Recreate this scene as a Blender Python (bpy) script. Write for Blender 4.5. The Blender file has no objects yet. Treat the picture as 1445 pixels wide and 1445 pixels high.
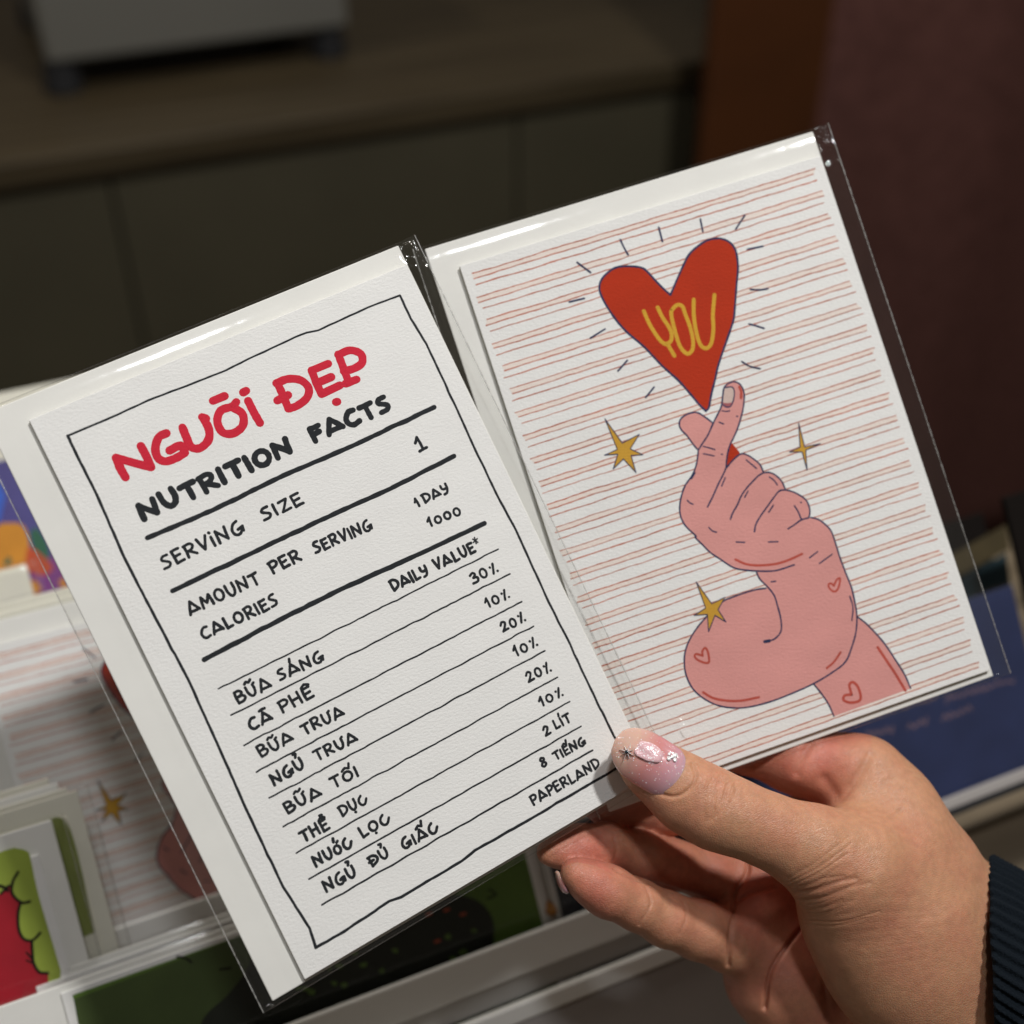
import bpy, bmesh, math, random
import numpy as np
from mathutils import Vector, Matrix, noise
from mathutils.geometry import tessellate_polygon

C = bpy.context.scene.collection
SC = bpy.context.scene
FPX, CX, CY = 1734.0, 722.5, 722.5          # focal length and centre of the photograph, in its pixels
CAM_H = 1.45

# ------------------------------------------------------------------ camera
AX = np.array([0.9201, 0.2438, -0.3081]); AX /= np.linalg.norm(AX)      # world axes seen from the camera
AZ = np.array([-0.0063, 0.793, 0.609]); AZ -= AX * AX.dot(AZ); AZ /= np.linalg.norm(AZ)
AY = np.cross(AZ, AX)
RW = np.array([AX, AY, AZ])                  # camera vector -> world vector
cam_d = bpy.data.cameras.new('camera'); cam = bpy.data.objects.new('camera', cam_d); C.objects.link(cam)
cam.matrix_world = Matrix.Translation((0, 0, CAM_H)) @ Matrix(RW.tolist()).to_4x4()
cam_d.sensor_width = 36.0; cam_d.lens = 36.0 * FPX / 1445.0
cam_d.clip_start = 0.02; cam_d.clip_end = 30
cam_d.dof.use_dof = True; cam_d.dof.focus_distance = 0.322; cam_d.dof.aperture_fstop = 6.2
SC.camera = cam

# ------------------------------------------------------------------ light
W = bpy.data.worlds.new('World'); SC.world = W; W.use_nodes = True
W.node_tree.nodes['Background'].inputs[0].default_value = (1.0, 0.85, 0.69, 1)
W.node_tree.nodes['Background'].inputs[1].default_value = 0.068
def area(name, loc, target, size, power, col, shape='DISK'):
    d = bpy.data.lights.new(name, 'AREA'); d.shape = shape; d.size = size; d.energy = power; d.color = col
    o = bpy.data.objects.new(name, d); C.objects.link(o); o.location = loc
    o.rotation_euler = (Vector(target) - Vector(loc)).to_track_quat('-Z', 'Y').to_euler()
    return o
area('ceiling_lamp', (0.50, -0.06, 2.53), (0.05, 0.25, 1.2), 0.10, 14.6, (1.0, 0.985, 0.965))
area('ceiling_lamp', (-0.45, 1.15, 2.6), (0.0, 0.3, 1.2), 0.16, 7, (1.0, 0.94, 0.86))
area('ceiling_lamp', (0.03, -0.14, 2.6), (0.0, 0.3, 1.2), 0.13, 4.5, (0.97, 0.98, 1.0))
area('ceiling_lamp', (1.7, 0.5, 2.6), (0.0, 0.3, 1.2), 0.14, 3, (1.0, 0.95, 0.88))
SC.view_settings.view_transform = 'Standard'; SC.view_settings.look = 'None'
SC.view_settings.exposure = 0.0; SC.view_settings.gamma = 1.0
SC.cycles.max_bounces = 10; SC.cycles.transparent_max_bounces = 24
SC.cycles.caustics_reflective = False; SC.cycles.caustics_refractive = False

# ------------------------------------------------------------------ helpers
def ray(px, py):                              # camera-space ray (mm per mm of depth)
    return np.array([(px - CX) / FPX, -(py - CY) / FPX, -1.0])
def cw(p):                                    # camera space (mm) -> world (m)
    p = np.asarray(p, float) / 1000.0
    return p @ RW.T + np.array([0, 0, CAM_H])
def P(px, py, d): return ray(px, py) * d
def wray(px, py): return RW @ ray(px, py)

def tag(o, label=None, cat=None, group=None, kind=None):
    if label: o['label'] = label
    if cat: o['category'] = cat
    if group: o['group'] = group
    if kind: o['kind'] = kind
    return o
def empty(name, M=None, loc=None):
    o = bpy.data.objects.new(name, None); C.objects.link(o); o.empty_display_size = 0.02
    if M is not None: o.matrix_world = M
    if loc is not None: o.location = loc
    return o
def mesh_obj(name, V, F, m, parent=None, smooth=False):
    me = bpy.data.meshes.new(name); me.from_pydata([tuple(map(float, v)) for v in V], [], [tuple(f) for f in F]); me.update()
    if smooth: me.polygons.foreach_set('use_smooth', [True] * len(me.polygons))
    if m: me.materials.append(m)
    o = bpy.data.objects.new(name, me); C.objects.link(o)
    if parent: o.parent = parent
    return o
def box_obj(name, lo, hi, m, parent=None, bevel=0.0, seg=2):
    bm = bmesh.new(); bmesh.ops.create_cube(bm, size=1)
    for v in bm.verts:
        for k in range(3): v.co[k] = lo[k] + (v.co[k] + .5) * (hi[k] - lo[k])
    if bevel: bmesh.ops.bevel(bm, geom=bm.edges[:], offset=bevel, segments=seg, affect='EDGES', profile=.5)
    me = bpy.data.meshes.new(name); bm.to_mesh(me); bm.free(); me.materials.append(m)
    o = bpy.data.objects.new(name, me); C.objects.link(o)
    if parent: o.parent = parent
    return o

# ------------------------------------------------------------------ materials
def mat(name):
    m = bpy.data.materials.new(name); m.use_nodes = True
    return m, m.node_tree, m.node_tree.nodes['Principled BSDF']
def nd(t, typ, **kw):
    n = t.nodes.new(typ)
    for k, v in kw.items(): setattr(n, k, v)
    return n
def simple(name, col, rough=0.6, spec=0.5, metal=0, noise_amt=0.0, noise_scale=40, bump=0, bump_scale=200, dist=0.0002):
    m, t, b = mat(name)
    b.inputs['Base Color'].default_value = (*col, 1); b.inputs['Roughness'].default_value = rough
    b.inputs['Specular IOR Level'].default_value = spec; b.inputs['Metallic'].default_value = metal
    tc = nd(t, 'ShaderNodeTexCoord')
    if noise_amt:
        n = nd(t, 'ShaderNodeTexNoise'); n.inputs['Scale'].default_value = noise_scale; n.inputs['Detail'].default_value = 5
        t.links.new(tc.outputs['Object'], n.inputs['Vector'])
        r = nd(t, 'ShaderNodeMapRange'); r.inputs[1].default_value = .3; r.inputs[2].default_value = .7
        r.inputs[3].default_value = 1 - noise_amt; r.inputs[4].default_value = 1 + noise_amt
        t.links.new(n.outputs['Fac'], r.inputs[0])
        mx = nd(t, 'ShaderNodeVectorMath', operation='SCALE'); mx.inputs[0].default_value = col
        t.links.new(r.outputs[0], mx.inputs['Scale']); t.links.new(mx.outputs[0], b.inputs['Base Color'])
    if bump:
        n2 = nd(t, 'ShaderNodeTexNoise'); n2.inputs['Scale'].default_value = bump_scale; n2.inputs['Detail'].default_value = 4
        t.links.new(tc.outputs['Object'], n2.inputs['Vector'])
        bp = nd(t, 'ShaderNodeBump'); bp.inputs['Strength'].default_value = bump; bp.inputs['Distance'].default_value = dist
        t.links.new(n2.outputs['Fac'], bp.inputs['Height']); t.links.new(bp.outputs[0], b.inputs['Normal'])
    return m
def lin(r, g, b):
    f = lambda c: (c / 255 / 12.92) if c <= 10 else ((c / 255 + .055) / 1.055) ** 2.4
    return (f(r), f(g), f(b))
def paper(name, col, rough=.85, bump=.6, var=.02, spec=.2):
    # cold-pressed paper: soft pits about half a millimetre across with finer fibre on top
    m, t, b = mat(name)
    b.inputs['Roughness'].default_value = rough; b.inputs['Specular IOR Level'].default_value = spec
    tc = nd(t, 'ShaderNodeTexCoord')
    mp = nd(t, 'ShaderNodeMapping'); mp.inputs['Rotation'].default_value = (0, 0, .5); mp.inputs['Scale'].default_value = (1.0, 1.7, 1)
    t.links.new(tc.outputs['Object'], mp.inputs['Vector'])
    n1 = nd(t, 'ShaderNodeTexNoise'); n1.inputs['Scale'].default_value = 1000; n1.inputs['Detail'].default_value = 3; n1.inputs['Roughness'].default_value = .55
    n2 = nd(t, 'ShaderNodeTexNoise'); n2.inputs['Scale'].default_value = 2600; n2.inputs['Detail'].default_value = 2
    n3 = nd(t, 'ShaderNodeTexNoise'); n3.inputs['Scale'].default_value = 60; n3.inputs['Detail'].default_value = 3
    for n in (n1, n2, n3): t.links.new(mp.outputs[0], n.inputs['Vector'])
    ad = nd(t, 'ShaderNodeMath', operation='MULTIPLY_ADD'); ad.inputs[1].default_value = .3
    t.links.new(n2.outputs['Fac'], ad.inputs[0]); t.links.new(n1.outputs['Fac'], ad.inputs[2])
    bp = nd(t, 'ShaderNodeBump'); bp.inputs['Strength'].default_value = bump; bp.inputs['Distance'].default_value = .00022
    t.links.new(ad.outputs[0], bp.inputs['Height']); t.links.new(bp.outputs[0], b.inputs['Normal'])
    r = nd(t, 'ShaderNodeMapRange'); r.inputs[1].default_value = .3; r.inputs[2].default_value = .7
    r.inputs[3].default_value = 1 - var; r.inputs[4].default_value = 1 + var
    t.links.new(n3.outputs['Fac'], r.inputs[0])
    mx = nd(t, 'ShaderNodeVectorMath', operation='SCALE'); mx.inputs[0].default_value = col
    t.links.new(r.outputs[0], mx.inputs['Scale']); t.links.new(mx.outputs[0], b.inputs['Base Color'])
    return m
def film(name, lo=.027, haze=.005, rough=.085, gain=1.0):
    # clear polypropylene: see-through with a facing-dependent gloss and the faintest milky haze
    m = bpy.data.materials.new(name); m.use_nodes = True; t = m.node_tree; t.nodes.clear()
    out = nd(t, 'ShaderNodeOutputMaterial'); tr = nd(t, 'ShaderNodeBsdfTransparent'); gl = nd(t, 'ShaderNodeBsdfGlossy')
    gl.inputs['Roughness'].default_value = rough; tr.inputs[0].default_value = (.985, .985, .98, 1)
    lw = nd(t, 'ShaderNodeLayerWeight'); lw.inputs['Blend'].default_value = .5
    pw = nd(t, 'ShaderNodeMath', operation='POWER'); pw.inputs[1].default_value = 5
    t.links.new(lw.outputs['Facing'], pw.inputs[0])
    ma = nd(t, 'ShaderNodeMath', operation='MULTIPLY_ADD'); ma.inputs[1].default_value = .9 * gain; ma.inputs[2].default_value = lo
    ma.use_clamp = True; t.links.new(pw.outputs[0], ma.inputs[0])
    mx = nd(t, 'ShaderNodeMixShader'); t.links.new(ma.outputs[0], mx.inputs[0]); t.links.new(tr.outputs[0], mx.inputs[1]); t.links.new(gl.outputs[0], mx.inputs[2])
    df = nd(t, 'ShaderNodeBsdfDiffuse'); df.inputs[0].default_value = (.85, .85, .82, 1)
    m2 = nd(t, 'ShaderNodeMixShader'); m2.inputs[0].default_value = haze
    t.links.new(mx.outputs[0], m2.inputs[1]); t.links.new(df.outputs[0], m2.inputs[2]); t.links.new(m2.outputs[0], out.inputs[0])
    return m
M = {}
M['card'] = paper('textured_card', (.86, .855, .84))
M['card_plain'] = paper('card_inner', (.66, .65, .55), bump=.2)
M['envelope'] = paper('envelope_paper', (.81, .805, .77), bump=.08, rough=.7)
M['cream'] = paper('cream_paper', (.76, .74, .64), bump=.08, rough=.6)
M['black'] = paper('black_ink', (.014, .017, .021), rough=.75, var=.15)
M['red'] = paper('red_ink', (.64, .018, .045), rough=.8, var=.06)
M['navy'] = paper('navy_ink', (.022, .032, .095), rough=.8, var=.15)
M['heart'] = paper('vermilion_ink', (.47, .030, .004), rough=.8, var=.05)
M['pink'] = paper('pink_ink', (.72, .325, .30), rough=.8, var=.05)
M['nailpink'] = paper('pale_pink_ink', (.66, .50, .45), rough=.8)
M['rose'] = paper('rose_ink', (.50, .085, .06), rough=.8, var=.1)
M['cuticle'] = paper('dark_pink_ink', (.40, .12, .13), rough=.8)
M['yellow'] = paper('yellow_ink', (.66, .37, .035), rough=.8, var=.05)
M['lemon'] = paper('gold_ink', (.62, .34, .04), rough=.8, var=.05)
M['stripe'] = paper('salmon_ink', (.53, .19, .135), rough=.8, var=.2)
M['peach'] = paper('peach_ink', (.86, .765, .705), rough=.8)
M['film'] = film('clear_sleeve_film')
M['seam'] = film('sleeve_seam', lo=.25, haze=.22, rough=.25)

# ------------------------------------------------------------------ ink strokes
class Ink:
    """flat print gathered into one mesh: low domed strokes and thin filled patches, in card millimetres"""
    def __init__(s): s.V = []; s.F = []; s.lift = 0.0
    def disc(s, x, y, r, z, h, n=10):
        b = len(s.V); s.V.append((x, y, z + h))
        for rr, hh in ((.66, .8), (1, 0)):
            for k in range(n):
                a = 2 * math.pi * k / n; s.V.append((x + r * rr * math.cos(a), y + r * rr * math.sin(a), z + h * hh))
        for k in range(n):
            j = (k + 1) % n
            s.F.append((b, b + 1 + k, b + 1 + j)); s.F.append((b + 1 + k, b + 1 + n + k, b + 1 + n + j, b + 1 + j))
    def stroke(s, pts, w, z=.02, h=.02, caps=True, wv=0.0, rnd=random):
        pts = [np.array(p, float) for p in pts]
        pts = [p for i, p in enumerate(pts) if i == 0 or np.linalg.norm(p - pts[i - 1]) > 1e-4]
        if len(pts) < 2: s.disc(pts[0][0], pts[0][1], w / 2, z, h); return
        n = len(pts); seg = [(pts[i + 1] - pts[i]) / np.linalg.norm(pts[i + 1] - pts[i]) for i in range(n - 1)]
        ww = [w / 2 * (1 + wv * rnd.uniform(-1, 1)) for _ in range(n)]
        def ring(i, t, r):
            nx = np.array([-t[1], t[0]]); b = len(s.V)
            for a, hh in ((-1, 0), (-.66, .8), (0, 1), (.66, .8), (1, 0)):
                q = pts[i] + nx * r * a; s.V.append((q[0], q[1], z + h * hh))
            return b
        prev = None
        for i in range(n - 1):
            if i and seg[i - 1].dot(seg[i]) > .8 and prev is not None: a = prev
            else:
                a = ring(i, seg[i], ww[i])
                if i and caps: s.disc(pts[i][0], pts[i][1], ww[i], z, h * 1.02)
            if i < n - 2 and seg[i].dot(seg[i + 1]) > .8:
                t = seg[i] + seg[i + 1]; t /= np.linalg.norm(t); b = ring(i + 1, t, ww[i + 1]); prev = b
            else: b = ring(i + 1, seg[i], ww[i + 1]); prev = None
            for k in range(4): s.F.append((a + k, a + k + 1, b + k + 1, b + k))
        if caps:
            s.disc(pts[0][0], pts[0][1], ww[0], z, h * 1.01); s.disc(pts[-1][0], pts[-1][1], ww[-1], z, h * 1.01)
    def fill(s, pts, z):
        tr = tessellate_polygon([[Vector((p[0], p[1], 0)) for p in pts]]); b = len(s.V)
        for p in pts: s.V.append((p[0], p[1], z))
        for a, c, d in tr:
            A, B, D = pts[a], pts[c], pts[d]
            cr = (B[0] - A[0]) * (D[1] - A[1]) - (B[1] - A[1]) * (D[0] - A[0])
            s.F.append((b + a, b + c, b + d) if cr > 0 else (b + a, b + d, b + c))
    def obj(s, name, m, parent):
        return mesh_obj(name, [(x / 1000, y / 1000, z / 1000) for x, y, z in s.V], s.F, m, parent, smooth=False)
def smooth_line(pts, n=6, closed=False):
    """Catmull-Rom through the points; a point given twice stays a corner"""
    pts = [np.array(p, float) for p in pts]
    runs = [[pts[0]]]
    for p in pts[1:]:
        if np.linalg.norm(p - runs[-1][-1]) < 1e-6: runs.append([p])
        else: runs[-1].append(p)
    out = []
    for r in runs:
        if len(r) < 3: out += r; continue
        ring = closed and len(runs) == 1
        q = ([r[-2] if ring else 2 * r[0] - r[1]] + r + [r[1] if ring else 2 * r[-1] - r[-2]])
        for i in range(1, len(q) - 2):
            for k in range(n):
                t = k / n
                out.append(.5 * ((2 * q[i]) + (-q[i-1] + q[i+1]) * t + (2*q[i-1] - 5*q[i] + 4*q[i+1] - q[i+2]) * t*t + (-q[i-1] + 3*q[i] - 3*q[i+1] + q[i+2]) * t**3))
        out.append(q[-2])
    return out
def zoomed(x0, y0, k):                         # a reading off an enlarged view -> photograph pixels
    return lambda *p: [(x0 + a / k, y0 + b / k) for a, b in p]

# ------------------------------------------------------------------ the two card frames (camera space, mm)
class Frame:
    def __init__(s, R, t):
        s.R = np.array(R, float); s.t = np.array(t, float)
        s.Mw = Matrix.Translation(Vector(cw(s.t).tolist())) @ Matrix((RW @ s.R).tolist()).to_4x4()
    def uv(s, px, py, z=0.0):
        d = ray(px, py); n = s.R[:, 2]; o = s.t + n * z
        p = d * (n.dot(o) / n.dot(d)); q = s.R.T @ (p - s.t)
        return (q[0], q[1])
    def L(s, pts, z=0.0): return [s.uv(a, b, z) for a, b in pts]
LEFT = Frame([[.85744, -.43476, .27528], [.42236, .90019, .10614], [-.29395, .02526, .95549]], [-118.623, 22.607, -301.778])
KR = 1.04
RIGHT = Frame([[.9461, -.31179, .08764], [.30952, .9501, .03874], [-.09534, -.00952, .9954]], [-14.1 * KR, 66.036 * KR, -329.824 * KR])
LW, LH, RWD, RH = 105.0, 154.3, 105.0 * KR, 149.5 * KR
# ------------------------------------------------------------------ handwriting
def arc(cx, cy, rx, ry, a0, a1, n=14):
    return [(cx + rx * math.cos(math.radians(a0 + (a1 - a0) * i / n)), cy + ry * math.sin(math.radians(a0 + (a1 - a0) * i / n))) for i in range(n + 1)]
def sm(*p): return smooth_line(p, 5)
FONT = {
 'A': (.82, [[(0, 0), (.36, .98)], [(.36, .98), (.82, .12)], [(.08, .2), (.8, .16)]]),
 'B': (.62, [[(.06, 0), (.03, 1)], sm((.03, 1), (.35, 1), (.52, .8), (.38, .58), (.12, .52)), sm((.12, .52), (.5, .5), (.64, .27), (.45, .04), (.06, 0))]),
 'C': (.62, [sm((.58, .95), (.3, .95), (.05, .6), (.06, .25), (.28, .02), (.62, .1))]),
 'c': (.74, [sm((.4, .95), (.15, .75), (.05, .4), (.2, .06), (.5, .05), (.78, .45))]),
 'D': (.66, [[(.06, 0), (.02, .95)], sm((-.04, .95), (.35, .95), (.66, .65), (.58, .25), (.06, 0))]),
 'E': (.55, [[(.06, 0), (.02, .98)], [(.02, .98), (.5, 1)], [(.05, .5), (.45, .55)], [(.06, 0), (.55, .04)]]),
 'F': (.52, [[(.06, 0), (.02, .98)], [(.02, .98), (.5, 1)], [(.05, .5), (.42, .56)]]),
 'G': (.78, [sm((.55, .98), (.25, .85), (.05, .45), (.15, .08), (.45, .02), (.68, .3), (.74, .42)), [(.42, .36), (.78, .46)], [(.76, .44), (.72, .12)]]),
 'H': (.64, [[(.05, 0), (.02, 1)], [(.6, 0), (.58, 1)], [(.04, .5), (.6, .52)]]),
 'I': (.1, [[(.06, 0), (.03, .95)]]),
 'i': (.1, [[(.06, 0), (.03, .75)], [(.02, 1.12), (.04, 1.08)]]),
 'L': (.5, [[(.02, 1), (.06, .02)], [(.06, .02), (.5, .08)]]),
 'M': (.85, [[(.02, 0), (.12, .95)], [(.12, .95), (.42, .35)], [(.42, .35), (.72, .95)], [(.72, .95), (.84, .05)]]),
 'N': (.74, [[(.04, 0), (.04, .95)], [(.04, .95), (.64, .08)], [(.64, .08), (.68, 1.02)]]),
 'O': (.7, [arc(.35, .48, .33, .46, 80, 440)]),
 'o': (.6, [arc(.3, .42, .28, .38, 80, 440)]),
 'P': (.55, [[(.06, 0), (.03, .95)], sm((-.02, .95), (.4, .98), (.58, .76), (.42, .5), (.06, .45))]),
 'R': (.64, [[(.06, 0), (.03, .95)], sm((-.02, .95), (.4, 1), (.56, .78), (.4, .52), (.1, .46)), [(.2, .46), (.64, .05)]]),
 'S': (.55, [sm((.5, .98), (.2, .95), (.08, .72), (.3, .52), (.5, .32), (.38, .06), (.02, .02))]),
 'T': (.64, [[(0, .93), (.64, .97)], [(.32, .95), (.36, 0)]]),
 'U': (.66, [sm((.03, 1), (.06, .4), (.25, .03), (.5, .12), (.62, .5), (.6, 1))]),
 'u': (.66, [sm((.03, .95), (.06, .4), (.25, .03), (.5, .12), (.6, .5), (.58, .9)), [(.58, .9), (.72, 1.0)]]),
 'V': (.62, [[(.0, .95), (.3, .02)], [(.3, .02), (.62, 1)]]),
 'Y': (.6, [sm((.02, .98), (.06, .62), (.3, .5), (.56, .6)), sm((.56, 1), (.56, .5), (.4, .05), (.1, -.05))]),
 'Z': (.56, [[(.02, .92), (.54, .96)], [(.54, .96), (.04, .05)], [(.04, .05), (.58, .08)]]),
 'K': (.6, [[(.05, 0), (.05, 1)], [(.55, 1), (.1, .45)], [(.1, .45), (.6, 0)]]),
 '1': (.3, [[(.0, .62), (.2, 1)], [(.2, 1), (.22, 0)]]),
 'l': (.5, [[(.0, .66), (.24, 1)], [(.24, 1), (.27, .02)], [(.02, .0), (.52, .04)]]),
 '0': (.55, [arc(.27, .46, .25, .44, 80, 440)]),
 '2': (.55, [sm((.03, .72), (.22, .98), (.46, .8), (.3, .4), (.04, .04)), [(.04, .04), (.56, .1)]]),
 '3': (.5, [sm((.03, .85), (.28, .98), (.42, .76), (.2, .54)), sm((.2, .54), (.5, .42), (.42, .08), (.02, .06))]),
 '8': (.5, [sm((.42, .88), (.2, .98), (.08, .78), (.3, .52), (.48, .25), (.26, .02), (.06, .2), (.2, .48), (.42, .7), (.42, .88))]),
 '%': (.62, [[(.1, .78), (.12, .74)], [(.16, .02), (.42, .98)], [(.52, .1), (.54, .08)]]),
 '*': (.5, [[(.0, .25), (.5, .4)], [(.1, .6), (.4, .02)], [(.32, .66), (.2, 0)]]),
 ' ': (.35, []),
}
MARKS = {
 '~': [sm((-.24, 1.22), (-.08, 1.34), (.08, 1.22), (.26, 1.36))],
 "'": [[(-.02, 1.2), (.06, 1.5)]],
 '`': [[(-.22, 1.22), (.22, 1.26)]],
 '^': [[(-.26, 1.12), (0, 1.34)], [(0, 1.34), (.28, 1.16)]],
 '?': [sm((-.02, 1.52), (.16, 1.48), (.1, 1.3), (.04, 1.18))],
 '.': [[(.0, -.26), (.02, -.28)]],
 '-': [[(-.42, .48), (.02, .5)]],
 '"': [[(.3, 1.3), (.38, 1.62)]],
 '+': [[(.2, 1.02), (.32, 1.1)]],
}
def write(ink, fr, text, p0, p1, cap, w, z=.02, seed=0, h=.02):
    """text: glyphs, each optionally followed by marks in {}; p0, p1: baseline ends in photograph pixels; cap, w in mm"""
    rnd = random.Random(seed + len(text) * 7)
    a = np.array(fr.uv(*p0)); b = np.array(fr.uv(*p1)); ln = np.linalg.norm(b - a); ex = (b - a) / ln; ey = np.array([-ex[1], ex[0]])
    gl = []; i = 0
    while i < len(text):
        g = text[i]; mk = ''
        if i + 1 < len(text) and text[i + 1] == '{': j = text.index('}', i); mk = text[i + 2:j]; i = j
        gl.append((g, mk)); i += 1
    nat = sum(FONT[g][0] for g, _ in gl); nsp = len(gl) - 1
    sx = ln / (nat + .27 * nsp) if nsp else cap
    sx = ln / (nat + .27 * nsp) if nsp else min(ln / nat, cap * 1.2)
    x = 0
    for g, mk in gl:
        wd, st = FONT[g]; rot = rnd.uniform(-.05, .05); dy = rnd.uniform(-.05, .05); sc = rnd.uniform(.95, 1.06)
        strokes = [list(s_) for s_ in st]
        for m_ in mk:
            strokes += [[(wd / 2 + u, v) for u, v in s_] for s_ in MARKS[m_]]
        for s_ in strokes:
            pts = []
            for u, v in s_:
                v2 = v * sc; uu = (u - wd / 2) * math.cos(rot) - (v2 - .5) * math.sin(rot) * .7 + wd / 2; vv = (u - wd / 2) * math.sin(rot) + v2 + dy
                pts.append(a + ex * (x + uu * sx) + ey * vv * cap)
            if len(pts) == 2 and np.linalg.norm(pts[1] - pts[0]) > cap * .4:     # a hand never draws quite straight
                m_ = (pts[0] + pts[1]) / 2 + ey * rnd.uniform(-.03, .03) * cap + ex * rnd.uniform(-.03, .03) * cap
                pts = smooth_line([pts[0], m_, pts[1]], 3)
            ink.lift += .0004
            ink.stroke(pts, w * rnd.uniform(.93, 1.07), z + ink.lift, h, wv=.07, rnd=rnd)
        x += (wd + .27) * sx

# ------------------------------------------------------------------ print of the left card
def hand_rule(ink, fr, px, w, z=.02, amp=.12, seed=0, smooth=True):
    rnd = random.Random(seed); uv = [np.array(p) for p in fr.L(px)]
    out = []
    for i in range(len(uv) - 1):
        a, b = uv[i], uv[i + 1]; ln = np.linalg.norm(b - a); k = max(2, int(ln / 1.4)); nrm = np.array([-(b - a)[1], (b - a)[0]]) / ln
        for j in range(k):
            t = j / k; e = min(1, 3 * t, 3 * (1 - t)) if len(uv) > 2 else 1
            out.append(a + (b - a) * t + nrm * e * amp * 2.2 * (noise.noise(Vector((ln * t * .22 + seed * 9.1 + i * 3, seed, 0))) + .45 * noise.noise(Vector((ln * t * .7 + seed * 5.1, seed, 4)))))
    out.append(uv[-1]); ink.lift += .0004
    ink.stroke(out, w, z + ink.lift, .02, wv=.10, rnd=rnd)

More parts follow.
